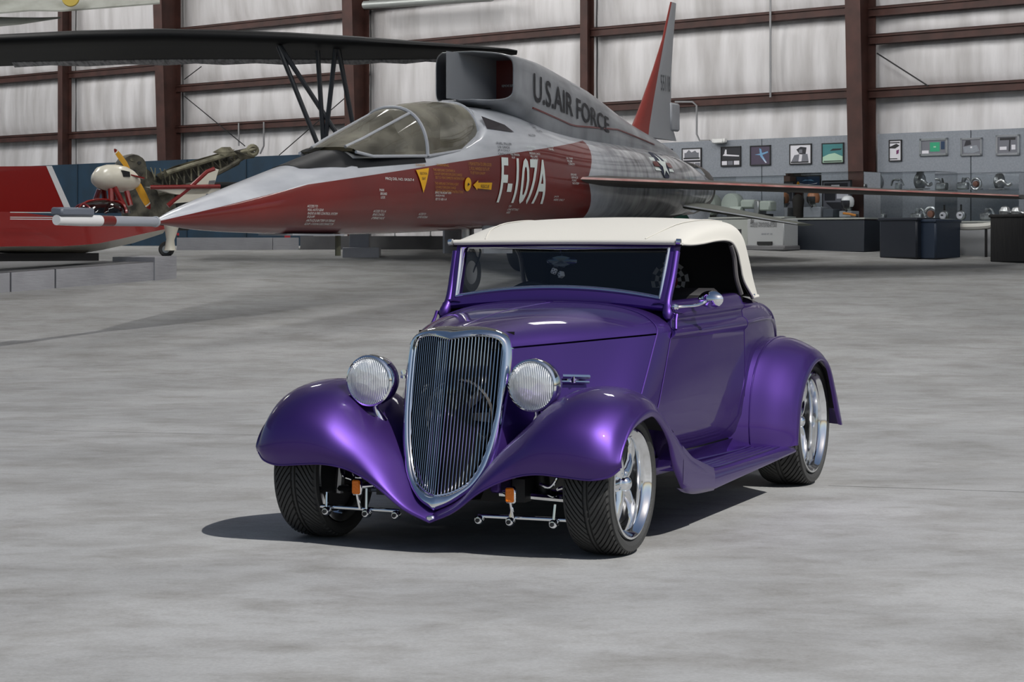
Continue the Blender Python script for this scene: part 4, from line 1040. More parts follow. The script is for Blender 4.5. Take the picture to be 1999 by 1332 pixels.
jtext('U.S.AIR FORCE', 8.2, 3.45, 2.85, .42, LK, 'service_titles', slope=-.115, bvh=DBVH, lift=.014, bold=.012, taper=.42)
jtext('PROJ DEL NO. 0A367-4', 4.10, 2.17, .66, .045, LW, stepx=0, stepy=0)
V = [Vector((0,.30,0)), Vector((.32,.34,0)), Vector((.17,0,0))]
decal('ejection_triangle', V, [(0,2,1)], 4.83, 2.03, LY, lift=.014, stepx=.05, stepy=.05)
jtext('EJECTION', 4.91, 2.265, .17, .04, LK, lift=.02, stepx=0, stepy=0); jtext('SEAT', 4.95, 2.205, .09, .035, LK, lift=.02, stepx=0, stepy=0)
jtext('DANGER', 4.86, 2.385, .22, .03, LYD, stepx=0, stepy=0)
for (s0, z0, w, lines, m, h) in ((5.35,2.40,.3,['WARNING'],LYD,.035), (5.25,2.33,.75,['THIS AIRPLANE CONTAINS A','CANOPY REMOVER EXPLOSIVE CHARGE','SEE T.O. FOR COMPLETE INFORMATION'],LYD,.035),
        (5.28,2.15,.72,['THIS AIRPLANE CONTAINS A SEAT','CATAPULT EXPLOSIVE CHARGE','SEE T.O. FOR COMPLETE INSTRUCTIONS'],LYD,.035), (5.3,2.03,.42,['SERVICE THIS AIRCRAFT WITH','GRADE JP-4 FUEL','SEE T.O. 42B1-1-14'],LW,.03),
        (6.15,2.44,.6,['1. PUSH BUTTON TO OPEN DOOR','2. PULL HANDLE OUT 6 FT.','TO JETTISON CANOPY'],LYD,.045),
        (2.45,1.80,.62,['ACCESS TO','NULL AUTO GEAR','RADIO & FIRE CONTROL SYSTEM','EQUIP.','ANTI-ICE & BATTERY EXTERNAL','EQUIP. COOLING DISCONNECTOR'],LW,.03),
        (3.9,1.76,.3,['ACCESS TO L.H.','BRAKE CONTROL','LP BRAKE VALVE'],LW,.03), (3.95,2.03,.15,['MAIN','GROUND','LOCK'],LW,.032), (5.05,1.74,.26,['ACCESS TO','LOWER ANTENNA'],LW,.028),
        (7.25,2.66,.24,['ACCESS TO','FUEL TRANSFER','VALVE'],LW,.03), (7.75,2.74,.3,['FUEL SYSTEM','DRAIN','PRESSURE CHECK','FILL LINE','TEST PORT'],LW,.03),
        (8.35,2.78,.18,['ACCESS','PANEL'],LW,.03), (8.85,2.62,.2,['OIL TANK','FILLER','CAPACITY'],LW,.03), (8.95,2.38,.2,['GROUND','SERVICE','POINT','NO STEP'],LW,.03),
        (8.55,2.04,.3,['JACK','HERE ONLY'],LW,.03), (7.4,1.88,.3,['TOW','LINE FITTING','HERE'],LW,.03)):
    for i, t in enumerate(lines):
        L = max(len(x) for x in lines); jtext(t, s0 + .02*i, z0 - i * h * 1.45, w * max(.25, len(t) / L), h, m, stepx=0, stepy=0)
for (s0, z0, w, lines) in ((6.95,2.76,.5,['FUEL FILLER','USE GRADE','JP-4 ONLY','CAPACITY 420 GAL']), (7.9,2.92,.4,['NO STEP']), (8.2,3.1,.35,['DO NOT','PAINT','THIS AREA'])):
    for i, t in enumerate(lines): jtext(t, s0, z0 - i*.05, w * len(t)/14, .035, mat('marking_grey', hexc('4b4d52'), .6), stepx=0, stepy=0)
# rescue disc and arrow
V = [Vector((.085 + .085*math.cos(2*PI*k/20), .095 + .095*math.sin(2*PI*k/20), 0)) for k in range(20)]
decal('rescue_disc', V, [tuple(range(20))], 6.05, 2.08, LY, lift=.016, stepx=.05, stepy=.05)
decal('rescue_pointer', [Vector((0,0,0)), Vector((.05,.025,0)), Vector((0,.05,0))], [(0,1,2)], 6.12, 2.15, LK, lift=.024, stepx=0, stepy=0)
V = [Vector(p + (0,)) for p in ((0,.07),(.12,.14),(.12,.105),(.5,.115),(.5,.015),(.12,.025),(.12,0))]
decal('rescue_arrow', V, [(0,6,2,1)] + [(6,5,2),(5,4,3,2)], 6.28, 2.10, LY, lift=.016, stepx=.07, stepy=0)
jtext('RESCUE', 6.48, 2.135, .22, .045, LK, lift=.024, stepx=0, stepy=0)
# star insignia on the rear fuselage
st = []
for k in range(10):
    r = .22 if k % 2 == 0 else .085; a = PI/2 + 2*PI*k/10; st.append(Vector((r*math.cos(a), r*math.sin(a), 0)))
decal('insignia_disc', [Vector((.23*math.cos(2*PI*k/24), .23*math.sin(2*PI*k/24), 0)) for k in range(24)], [tuple(range(24))], 12.55, 2.66, mat('insignia_blue', hexc('22293f'), .5), lift=.012, stepx=.1, stepy=.1)
for k, (y0, y1, mm) in enumerate(((-.10,.12,LW),(-.03,.05,JRED))):
    for sx in (-1, 1):
        decal('insignia_bar', [Vector((sx*.2,y0,0)), Vector((sx*.44,y0,0)), Vector((sx*.44,y1,0)), Vector((sx*.2,y1,0))], [(0,1,2,3)], 12.55, 2.66, mm, lift=.014 + .006*k, stepx=.08, stepy=0)
decal('insignia_star', st + [Vector((0,0,0))], [(k, (k+1) % 10, 10) for k in range(10)], 12.55, 2.66, LW, lift=.022, stepx=.1, stepy=.1)
V, F = norm_polys(*text_polys('55118'), .5, .28); fv = BVHTree.FromPolygons(fin.V, fin.F)
decal('tail_number', V, F, 14.42, 4.05, mat('marking_slate', hexc('55585d'), .6), bvh=fv, lift=.008, stepx=0, stepy=0)
jtext('REMOVE BEFORE FLIGHT', 0, 0, .3, .03, LW) if False else None
flat_text('cover_lettering', 'REMOVE BEFORE FLIGHT', J(8.085, .20, 3.66), (1,0,0), (0,0,1), .36, .035, LW, duct, lift=.01)
# red pin-line under the titles
P = [proj(s, lin([(8.0,3.36),(10.2,3.02)], s), 1, .012) if False else DBVH.ray_cast(J(s, 4, lin([(8.0,3.38),(9.6,3.16),(11.5,3.2),(14,3.0)], s)), Vector((-1,0,0)))[0] for s in NS(8.2, 13.4, 24)]
P = [p for p in P if p is not None]
if len(P) > 2: MB().tube(P, .016, 6).build('red_line', JRED, jet)
# ---- undercarriage
def gear(s, l, ztop_, r, w, nm):
    zf = jet_floor(s, l); g = bpy.data.objects.new(nm, None); C.objects.link(g); g.parent = jet
    MB().tube([J(s, l, ztop_), J(s, l, zf + r + .32)], .085, 12).build('strut', STEEL, g)
    MB().tube([J(s, l, zf + r + .34), J(s, l, zf + r)], .055, 12).build('oleo', POLISHED, g)
    MB().tube([J(s, l, ztop_ - .1), J(s + .5, l, zf + r + .5)], .035, 8).build('drag_brace', BLACK, g)
    MB().tube(crom([J(s + .06, l, zf + r + .4), J(s + .25, l, zf + r + .25), J(s + .05, l, zf + r + .05)], 4), .025, 8).build('torque_link', BLACK, g)
    MB().tube(crom([J(s + .07, l + .09, zf + r + .55), J(s + .2, l + .12, zf + r + .3), J(s + .08, l + .06, zf + r)], 4), .014, 6).build('hydraulic_line', BLACK, g)
    MB().lathe([(r*.55,-w*.42),(r*.72,-w*.5),(r*.9,-w*.46),(r*.98,-w*.3),(r,0),(r*.98,w*.3),(r*.9,w*.46),(r*.72,w*.5),(r*.55,w*.42)], J(s, l, zf + r), 'x', 32).build('tyre', RUBBER, g)
    MB().lathe([(0,-w*.3),(r*.3,-w*.34),(r*.55,-w*.42),(r*.55,w*.42),(r*.3,w*.34),(0,w*.3)], J(s, l, zf + r), 'x', 24).build('wheel_hub', STEEL, g)
    return zf
gear(7.35, .0, 1.6, .31, .2, 'nose_gear')
for sg in (1, -1): gear(11.4, sg*1.15, 1.75, .38, .24, 'main_gear')
for sg in (1, -1):
    MB().box(J(7.7, sg*.32, 1.42), (.03, .9, .4)).build('gear_door', JGREY, jet, ang=0)
MB().box(J(3.0, .0, 1.468), (.5, 1.2, .02)).build('belly_panel', JGREY, jet, ang=0)
MB().tube([J(3.85, 0, 1.5), J(3.85, 0, 1.20)], .038, 8).build('ventral_probe', mat('olive_tube', hexc('4a4a3a'), .6), jet)
# ================================================================== exhibits on the left and behind the jet
def vplane(A, e):
    "returns f(px, py): the point seen at that pixel on the vertical plane through A along e (used once, to set real positions)"
    A = Vector((A[0], A[1], 0)); e = Vector((e[0], e[1], 0)).normalized(); nn = Vector((-e.y, e.x, 0))
    def f(px, py):
        d = Vector(((px-1000)/FPX, 1, (HZ-py)/FPX)); t = A.dot(nn) / d.dot(nn); return Vector((0,0,HCAM)) + d*t
    f.e = e; f.n = nn; return f
RED = mat('gloss_red', hexc('7d0f0b'), .3, coat=.5); CREAM = mat('gloss_cream', hexc('d9d3c2'), .35, coat=.4); NAVY = mat('navy_board', hexc('123248'), .6, noise=(2, hexc('0d2738'), .3, .7))
GREYP = mat('plinth_grey', hexc('a7a7ab'), .6, noise=(1.6, hexc('8f8f93'), .3, .7), bump=(14, .2, (.4,.4,3))); GREYD = mat('plinth_dark', hexc('6e6e70'), .6, noise=(2, hexc('5c5c5e'), .3, .7))
# ---- low plinth with its end block
PA = Vector((-7.43, 29.72, 0)); PE = Vector((2.05, 2.43, 0)).normalized(); PN = Vector((-PE.y, PE.x, 0))
pl = thing('display_plinth', 'long low grey plinth carrying the red amphibian at the left edge', 'plinth', PA + Vector((0,0,floor_z(29.72))))
def plinth_pts(q0, q1, h, d0, d1, droop=.5):
    P = []
    for q, d in ((q0,d0),(q1,d0),(q1,d1),(q0,d1)):
        v = PE*q + PN*d; P.append(v)
    b0 = [Vector((v.x, v.y, floor_z(PA.y + v.y) - floor_z(29.72) - .01)) for v in P]
    ztop_ = max(floor_z(PA.y + (PE*q + PN*0).y) for q in (q0, q1)) - floor_z(29.72)
    t0 = [Vector((v.x, v.y, floor_z(PA.y + (PE * PE.dot(v)).y) - floor_z(29.72) + h)) for v in P]
    return b0, t0
for (q0, q1) in ((-3.6, -1.6), (-1.6, .18), (.2, .98), (1.0, 3.02)):
    b0, t0 = plinth_pts(q0, q1 - .01, .285, 0, 3.6)
    mb = MB(); mb.add(b0 + t0, [(0,1,2,3),(4,7,6,5),(0,4,5,1),(1,5,6,2),(2,6,7,3),(3,7,4,0)]); mb.build('plinth_panel', GREYP, pl, ang=0)
    tp_ = MB(); tp_.add([v + Vector((0,0,.004)) for v in t0], [(0,1,2,3)]); tp_.build('plinth_top', GREYD, pl, ang=0)
b0, t0 = plinth_pts(2.86, 3.30, .36, -.03, 1.0); mb = MB(); mb.add(b0 + t0, [(0,1,2,3),(4,7,6,5),(0,4,5,1),(1,5,6,2),(2,6,7,3),(3,7,4,0)])
eb = mb.build('end_block', GREYP, pl, ang=0)
BLKTOP = t0[0] + PA + Vector((0,0,floor_z(29.72)))
# ---- red amphibian aircraft
amp = thing('amphibian_aircraft', 'small red and cream amphibian aircraft with pusher engine pod on the low plinth', 'aircraft', (0,0,0))
hp = vplane(PA + PN*.9, PE)
bx_ = hp(150, 480); amp.location = (bx_.x, bx_.y, floor_z(bx_.y) + .3)
AO = Vector(amp.location)
def a_(v): return Vector(v) - AO
stn = [(-120,412,483,500,.55),(0,415,481,494,.55),(80,424,481,497,.55),(150,432,476,497,.50),(200,436,467,488,.42),(260,438,456,475,.28),(318,441,447,456,.08)]
rings_t, rings_b = [], []
for px, yt, yc_, yk, hw in stn:
    T, Cc, K = hp(px, yt), hp(px, yc_), hp(px, yk); nb = hp.n
    rings_t.append([a_(T - nb*hw*.8), a_(T), a_(T + nb*hw*.8), a_(Cc + nb*hw), a_(Cc - nb*hw)])
    rings_b.append([a_(Cc - nb*hw*1.01), a_(Cc + nb*hw*1.01), a_(K)])
MB().loft(rings_t).build('hull', RED, amp, ang=40)
MB().loft(rings_b).build('keel', CREAM, amp, ang=30)
# dark trestle under the hull
MB().box(a_(hp(60, 497)) + Vector((0,0,-.04)), (2.2, .5, .12), Matrix.Rotation(math.atan2(PE.y, PE.x), 3, 'Z')).build('trestle', BLACK, amp, ang=0)
wp_ = vplane(PA + PN*.55, PE)
MB().prism([a_(wp_(x, y)) for x, y in ((-90,326),(92,324),(131,412),(-90,420))], hp.n * .10).build('folded_wing', RED, amp, ang=0)
MB().prism([a_(wp_(x, y)) - hp.n*.004 for x, y in ((90,324),(101,324),(139,409),(128,412))], hp.n * .108).build('wing_stripe', mat('stripe_white', (.62,.62,.62), .5), amp, ang=0)
for y0, y1 in ((414.5,416),(424,425.5),(427.5,429)):
    MB().prism([a_(wp_(x, y)) - hp.n*.50 for x, y in ((-20,y0),(104,y0+1),(104,y1+1),(-20,y1))], hp.n * .006).build('pin_stripe', LW, amp, ang=0)
# canopy
rows = []
for t in NS(0, PI, 10):
    c0 = hp(152 + 93*(1-math.cos(t))/2, 416); hgt = .21 * math.sin(t) ** .8; rows.append([a_(c0 + hp.n * .30*math.cos(u) * (.3 + .7*math.sin(t)) + Vector((0,0,hgt*math.sin(u)))) for u in NS(0, PI, 10)])
MB().grid(rows).build('canopy', glassmat('smoked_canopy', (.25,.26,.28), 1.5, .03), amp, ang=180)
for k in (0, 7):
    pass
MB().tube([r[5] for r in rows], .022, 6).build('canopy_bow', RED, amp)
MB().tube(rows[7], .03, 6).build('canopy_hoop', RED, amp); MB().tube(rows[2], .018, 6).build('canopy_hoop', RED, amp)
# engine pod on struts
np_ = vplane(PA + PN*1.1, PE); rings = []
for px, yc_, r in ((181,350,.03),(185,349,.10),(194,347,.17),(208,347,.205),(225,348,.215),(242,350,.205),(256,352,.16),(266,354,.10),(270,354,.06)):
    c0 = np_(px, yc_); rings.append([a_(c0 + np_.n*r*1.0*math.cos(u) + Vector((0,0,r*1.02*math.sin(u)))) for u in NS(0, 2*PI, 20)[:-1]])
pod = MB().loft(rings).build('engine_pod', CREAM, amp, ang=60)
MB().prism([a_(np_(x, y)) - np_.n*.222 for x, y in ((222,333),(236,336),(237,346),(224,346))], np_.n*.05).build('cooling_inlet', BLACK, pod, ang=0)
MB().prism([a_(np_(x, y)) - np_.n*.205 for x, y in ((240,341),(266,347),(266,350),(240,343))], np_.n*.06).build('pod_stripe', RED, pod, ang=0)
for (a, b_) in (((205,370),(199,404)),((212,366),(224,404)),((236,374),(237,402))):
    for dn in (-.14, .14): MB().tube([a_(np_(*a) + np_.n*dn), a_(np_(*b_) + np_.n*dn*1.6)], .045, 8).build('pod_strut', RED, amp)
pr = bpy.data.objects.new('propeller', None); C.objects.link(pr); pr.parent = amp
YEL = mat('propeller_yellow', hexc('d09a2c'), .35, coat=.4)
hubc = np_(262, 349)
def blade(p0, p1, w):
    a, b_ = np_(*p0), np_(*p1); d = b_ - a; sd = d.cross(np_.n).normalized(); rg = []
    for t, f in ((0,.5),(.25,.95),(.55,1.0),(.8,.85),(.93,.55),(1,.2)):
        c0 = a + d*t; tw = np_.n*(.012) ; rg.append([a_(c0 + sd*w*f), a_(c0 + tw), a_(c0 - sd*w*f), a_(c0 - tw)])
    return rg
for p0, p1, w in (((252,330),(223,291),.05), ((263,350),(293,408),.075)):
    rg = blade(p0, p1, w); MB().loft(rg).build('blade', YEL, pr, ang=60)
    tip = [[lerp(rg[4][k], Vector(rg[5][k]), 0) for k in range(4)], rg[5]]; ctr = sum(rg[5], Vector()) / 4
    mb = MB(); mb.loft([[lerp(rg[3][k], rg[4][k], .6) * 1.0 + (lerp(rg[3][k], rg[4][k], .6) - (rg[3][0] + rg[3][2])/2) * .06 for k in range(4)], [v + (v - ctr)*.06 for v in rg[4]], [v + (v-ctr)*.1 for v in rg[5]]]); mb.build('blade_tip', RED, pr, ang=60)
    mb = MB(); mb.loft([[v + (v - (rg[3][0]+rg[3][2])/2)*.08 for v in [lerp(rg[3][k], rg[4][k], .25) for k in range(4)]], [v + (v - (rg[3][0]+rg[3][2])/2)*.08 for v in [lerp(rg[3][k], rg[4][k], .5) for k in range(4)]]]); mb.build('blade_band', WHITEPAINT, pr, ang=60)
MB().lathe([(0,.1),(.04,.08),(.06,0),(0,0)], a_(hubc), 'y', 12).build('spinner', CREAM, pr)
# tail: stabiliser and fin
tp = vplane(PA + PN*1.1 + PE*3.2, (1, .35))
MB().prism([a_(tp(x, y)) for x, y in ((293,366),(430,364),(430,378),(345,380))], tp.n * .5 + Vector((0,0,.02))).build('tailplane', CREAM, amp, ang=0)
MB().tube([a_(tp(293,366)), a_(tp(360,365)), a_(tp(430,364))], .035, 8).build('tailplane_edge', RED, amp)
MB().prism([a_(tp(x, y)) for x, y in ((334,398),(375,364),(405,336),(420,329),(427,331),(418,362),(392,392))], tp.n * .06).build('tail_fin', CREAM, amp, ang=0)
MB().tube([a_(tp(x, y)) + tp.n*.03 for x, y in ((328,402),(375,364),(405,336),(420,330))], .04, 8).build('fin_edge', RED, amp)
MB().prism([a_(tp(x, y)) - tp.n*.01 for x, y in ((408,353),(420,352),(419,358),(407,359))], tp.n*.08).build('rudder_tab', GREYD, amp, ang=0)
# undercarriage leg on the end block
gp = vplane(PA + PE*3.1 + PN*.35, (1, 0)); zt = BLKTOP.z
wc = gp(325, 488); wc.z = zt + .125
MB().lathe([(.06,-.05),(.1,-.055),(.122,-.03),(.125,0),(.122,.03),(.1,.055),(.06,.05)], a_(wc), 'y', 24).build('tyre', RUBBER, amp)
MB().lathe([(0,-.04),(.06,-.045),(.06,.045),(0,.04)], a_(wc), 'y', 16).build('wheel_hub', STEEL, amp)
L0 = a_(gp(336, 444)); L1 = a_(gp(334, 468)); L2 = a_(gp(333, 489))
MB().tube([L0 + Vector((0,-.07,.05)), L0 + Vector((0,-.07,0)), L1 + Vector((0,-.07,0)), L2 + Vector((0,-.07,.03)), L2 + Vector((0,-.07,0))], [.12,.115,.065,.085,.095], 12).build('gear_fairing', CREAM, amp, ang=60)
# ---- wrecked airframe
wk = thing('wrecked_airframe', 'battered bare-metal wreck of an aircraft wing with exposed ribs', 'wreck', (0,0,0))
kp = vplane((-7.88, 42.0), (2.5, 1.0)); b0 = kp(330, 470); wk.location = (b0.x, b0.y, floor_z(b0.y)); KO = Vector(wk.location)
k_ = lambda x, y, d=0.0: kp(x, y) + kp.n*d - KO
WRK = mat('corroded_metal', hexc('5c584c'), .6, .3, noise=(5, hexc('2c2a24'), .35, .62), bump=(12, .5)); WRL = mat('torn_skin', hexc('8d8974'), .6, .3, noise=(4, hexc('4a4638'), .35, .65), bump=(9, .6))
MB().tube([k_(325,338), k_(440,303), k_(500,291)], [.05,.05,.04], 8).build('upper_spar', WRL, wk)
MB().tube([k_(310,378,.1), k_(380,360,.1), k_(440,330,.1), k_(485,303,.05)], [.06,.06,.05,.04], 8).build('lower_spar', WRK, wk)
for k in range(12):
    t = k/11; x0 = lerp(318, 468, t); y0 = lerp(338, 297, t); x1 = lerp(312, 470, t) + 6; y1 = lerp(376, 312, t)
    MB().tube([k_(x0, y0), k_((x0+x1)/2 + 2, (y0+y1)/2, .12), k_(x1, y1, .1)], .022, 5).build('rib', WRL if k % 3 else WRK, wk)
    if k < 11: MB().tube([k_(x0, y0), k_(lerp(312,470,(k+1)/11)+6, lerp(376,312,(k+1)/11), .1)], .013, 5).build('diagonal', WRK, wk)
rnd = random.Random(3)
def ragged(poly, d, nm, m):
    P = [k_(x + rnd.uniform(-2,2), y + rnd.uniform(-2,2), d + rnd.uniform(-.06,.06)) for x, y in poly]
    MB().prism(P, kp.n * .03).build(nm, m, wk, ang=0)
ragged([(308,340),(340,324),(380,312),(440,294),(460,291),(455,300),(400,318),(345,337),(318,352)], .12, 'skin_sheet', WRL)
ragged([(300,352),(330,362),(380,352),(440,326),(480,302),(470,322),(420,348),(360,368),(316,382)], .16, 'skin_sheet', WRK)
ragged([(312,344),(400,316),(470,296),(482,304),(440,332),(380,358),(316,378)], .22, 'inner_skin', mat('wreck_inner', hexc('3a372f'), .8, noise=(7, hexc('1b1a17'), .35, .62)))
ragged([(415,297),(432,288),(448,287),(458,298),(440,306)], -.05, 'torn_panel', WRL)
ragged([(455,296),(480,290),(500,300),(496,308),(470,312)], -.02, 'torn_panel', WRK)
MB().tube([k_(493 + 9*math.cos(2*PI*q/14), 294 + 9*math.sin(2*PI*q/14)) for q in range(14)], .045, 6, closed=True).build('end_ring', WRL, wk)
# nose bulkhead and dark lower fuselage
MB().loft([[k_(262 + a*math.cos(2*PI*q/16)*1.0, 325 + a*.95*math.sin(2*PI*q/16), d) for q in range(16)] for a, d in ((24,0),(27,.25),(26,.7))]).build('nose_bulkhead', WRK, wk, ang=50)
for (x, y) in ((258,312),(272,318),(262,334)):
    MB().loft([[k_(x + 4*math.cos(2*PI*q/10), y + 3*math.sin(2*PI*q/10), d) for q in range(10)] for d in (-.02, .02)]).build('bulkhead_hole', BLACK if y != 312 else WRL, wk, ang=0)
ragged([(240,330),(290,326),(320,350),(345,375),(350,420),(320,440),(245,440)], .3, 'lower_fuselage', WRK)
ragged([(270,345),(330,372),(400,380),(420,410),(380,450),(270,450)], .5, 'lower_fuselage', mat('wreck_dark', hexc('2b2a28'), .8, noise=(6, hexc('161615'), .35, .65)))
for k in range(7):
    x = 285 + k*9; MB().tube([k_(x, 326 + k), k_(x + 5 + rnd.uniform(-8,8), 350 + rnd.uniform(-4,8), .05)], .014, 5).build('bent_stringer', WRL, wk)
# ---- navy partition along the back wall
nv = MB(); a = onwall(-40, 327, 3.4); b_ = onwall(604, 303, 3.4); a.z = b_.z = (a.z + b_.z)/2
zb_ = 1.30
nvo = tag(MB().prism([Vector((a.x,a.y,zb_)), Vector((b_.x,b_.y,zb_)), b_, a], -WN*.12).build('partition', NAVY, ang=0), 'long navy blue partition board standing behind the wreck and the red aircraft', 'partition')
for k in range(1, 6):
    p = lerp(a, b_, k/6); MB().box((p.x, p.y, (p.z + zb_)/2), (.03,.03,p.z - zb_ - .02), ROTW).build('partition_post', mat('navy_dark', hexc('0b2030'), .6), nvo, ang=0)
# ---- barrier plinths on the far floor, with little signs
fp = vplane((-4.02, 39.26), (1, .1))
for x0, x1, yt, mm, lab in ((345,532,464,GREYP,'low light grey barrier block behind the boom of the jet nose'), (533,583,464,GREYP,'short light grey barrier block carrying a small red sign'), (586,890,461,GREYD,'long grey barrier plinth under the jet fuselage')):
    A, B_ = fp(x0, yt), fp(x1, yt); A.z = B_.z = (A.z + B_.z)/2; z0 = floor_z(39.2) - .02
    d = fp.n * .5
    tag(MB().prism([Vector((A.x,A.y,z0)), Vector((B_.x,B_.y,z0)), B_, A], d).build('barrier_block', mm, ang=0), lab, 'plinth', 'barrier blocks on the far floor')
sg_ = thing('small_sign', 'tiny red sign standing on the grey barrier block', 'sign', fp(560, 464))
MB().box((0,.1,.04), (.11,.02,.08)).build('sign_board', mat('sign_red', hexc('b0303a'), .5), sg_, ang=0)
for x in (640, 770, 840):
    p = fp(x, 461); t = thing('rope_post', {640:'left',770:'middle',840:'right'}[x] + ' one of three thin white rope posts on the barrier plinth below the jet', 'post', p, 0, 'rope posts on the barrier plinth')
    MB().tube([(0,.1,0),(0,.1,.14)], .012, 6).build('post', WHITEPAINT, t)
    MB().lathe([(0,.01),(.03,.008),(.03,0)], (0,.1,0), 'z', 10).build('post_foot', WHITEPAINT, t)
mk = thing('marker_lamp', 'small red marker lamp on the grey barrier block by the landing gear', 'lamp', fp(346, 464))
MB().tube([(0,.08,0),(0,.08,.04)], .015, 8).build('marker_stem', BLACK, mk); MB().tube([(0,.08,.04),(0,.08,.09)], .022, 8).build('marker_lens', mat('marker_red', hexc('c0303a'), .4), mk)
# ---- pedestal below the jet
pd = thing('pedestal', 'square grey pedestal with stepped foot under the middle of the jet', 'pedestal', (-2.72, 36.9, floor_z(36.7)))
MB().box((0,.15,.09), (.66,.5,.2), bev=.01).build('foot', GREYP, pd); MB().box((-.04,.2,.55), (.36,.3,.80), bev=.01).build('column', GREYP, pd)
# ---- dark biplane hanging behind the jet
bp_ = thing('biplane', 'dark navy biplane upper wing with black struts behind the jet cockpit', 'aircraft', (-2.6, 35.5, floor_z(35.5)))
BO = Vector(bp_.location); BNAVY = mat('biplane_dark', hexc('0a0c0f'), .6, spec=.25, noise=(1.2, hexc('06080a'), .35, .65, (1,.3,1)))
SCAL = mat('fabric_pale', hexc('8f8f93'), .6, noise=(6, hexc('55555a'), .35, .6, (3,.6,1)))
stat = [(1010,100,107,34.0,.1),(990,94,109,34.0,.35),(950,90,114,34.1,.8),(880,83,119,34.2,1.2),(800,76,121,34.35,1.5),(700,67,123,34.5,1.65),(560,58,123,34.8,1.7),(430,53,123,35.1,1.72),(310,50,124,35.3,1.75),(150,54,126,35.6,1.8),(0,62,128,36.0,1.8),(-160,70,134,36.3,1.8)]
rings, te = [], []
for px, yt, yb, D, ch in stat:
    LE = world_at(px, (yt + lerp(yt, yb, .5))/2 - 1, D); TE = world_at(px, yb, D + ch) ; TE.x = LE.x - ch*.1; th = max(.03, (yb - yt) * D / FPX * .27)
    dv = TE - LE; up = Vector((0,0,1)); rg = []
    for u, v in ((0,0),(.02,.5),(.1,.9),(.3,1.0),(.6,.75),(.9,.25),(1,0.03),(1,-.03),(.9,-.12),(.6,-.2),(.3,-.3),(.1,-.4),(.02,-.3)):
        rg.append(LE + dv*u + up*th*v - BO)
    rings.append(rg)
MB().loft(rings).build('upper_wing', BNAVY, bp_, ang=60)
# pale scalloped trailing edge with rib tapes
for k in range(len(rings)-3):
    a, b_ = rings[k+1], rings[k+2]
    MB().prism([lerp(a[8], a[9], .35), lerp(b_[8], b_[9], .35), b_[7] - Vector((0,0,.02)), lerp(a[7], b_[7], .5) + Vector((0,0,.01)), a[7] - Vector((0,0,.02))], (0,0,-.012)).build('trailing_panel', SCAL, bp_, ang=0)
STR = mat('strut_black', (.014,.017,.022), .35)
for (a, b_) in (((543,94),(620,282)), ((546,94),(662,268)), ((620,103),(632,290)), ((655,97),(634,285)), ((660,98),(690,250))):
    A = world_at(*a, 35.1) - BO; B_ = world_at(*b_, 35.3) - BO; MB().tube([A + Vector((0,0,.04)), B_], .042, 8).build('strut', STR, bp_)
# lower wing and fuselage of the biplane, behind the jet
MB().box(Vector((-2.6, 36.0, 2.35)) - BO, (5.6, 1.5, .16), bev=.06).build('lower_wing', BNAVY, bp_)
MB().box(Vector((-2.4, 37.0, 2.45)) - BO, (.9, 2.6, .9), bev=.2).build('body', BNAVY, bp_)
# ---- pale wing hanging in the top left corner
hw = thing('hanging_wing', 'pale weathered wing with a gold roundel hanging under the roof at the top left', 'aircraft part', world_at(120, 5, 40))
HO = Vector(hw.location); PALE = mat('weathered_pale', hexc('8f918b'), .7, noise=(2.2, hexc('75776f'), .3, .65))
h_ = lambda x, y, D=40.0: world_at(x, y, D) - HO
MB().loft([[h_(x, y0, 41.2), h_(x, y1, 40.0), h_(x, y1 - 3, 40.0), h_(x, y0 - 9, 41.0)] for x, y0, y1 in ((-60,-28,30),(0,-30,27),(60,-30,22),(120,-30,23),(200,-32,17),(312,-35,8))]).build('wing_panel', PALE, hw, ang=30)
MB().loft([[h_(x, y0, 40.3), h_(x, y1, 40.2), h_(x, y1, 40.6), h_(x, y0, 40.7)] for x, y0, y1 in ((-40,30,56),(0,33,52),(40,34,48),(80,34,42),(118,33,36))]).build('aileron', PALE, hw, ang=30)
MB().lathe([(0,-.03),(.16,-.03),(.175,0),(0,.0)], h_(138, -4, 39.9), 'y', 28).build('roundel', mat('gold_disc', hexc('b9a24a'), .5), hw)
MB().tube([h_(60, -20), h_(60, -60) + Vector((0,0,4.2))], .012, 5).build('hanging_cable', STEEL, hw); MB().tube([h_(250, -25), h_(250, -60) + Vector((0,0,4.2))], .012, 5).build('hanging_cable', STEEL, hw)
# ---- silver duct high on the wall
dk = MB(); dk.tube([onwall(712, 12, .5), onwall(960, -4, .5)], .09, 12); dk.tube([onwall(1150, 60, .3), onwall(1300, 52, .3)], .05, 10)
du = MB(); du.tube([onwall(712, 10, .55), onwall(960, -6, .55)], .10, 14); tag(du.build('air_duct', mat('duct_silver', (.42,.44,.43), .4, .6)), 'silver round air duct high on the wall between the brown columns', 'duct')
# ================================================================== photo wall and show cases on the right
def wcoord(px, py, off):
    p = onwall(px, py, off); return (p - WO).dot(WD), p.z
def wbox(px0, px1, py0, py1, off, depth, bev=0.0, to_floor=False):
    "box parallel to the wall seen between these pixels on its front face"
    w0, zt = wcoord(px0, py0, off); w1, zb = wcoord(px1, py1, off)
    _, zt2 = wcoord(px1, py0, off); _, zb2 = wcoord(px0, py1, off); zt = (zt + zt2)/2; zb = (zb + zb2)/2
    if to_floor: zb = floor_z(wl((w0+w1)/2, off, 0).y)
    c = wl((w0+w1)/2, off - depth/2, (zt+zb)/2); return c, (abs(w1-w0), depth, zt - zb), ROTW, (w0, w1, zb, zt)
BOARD = mat('photo_board_grey', hexc('8c9199'), .6, noise=(30, hexc('7f848c'), .3, .7))
c, d, r_, _ = wbox(1292, 1664, 272, 480, .06, .06, to_floor=True); zt_ = 3.50
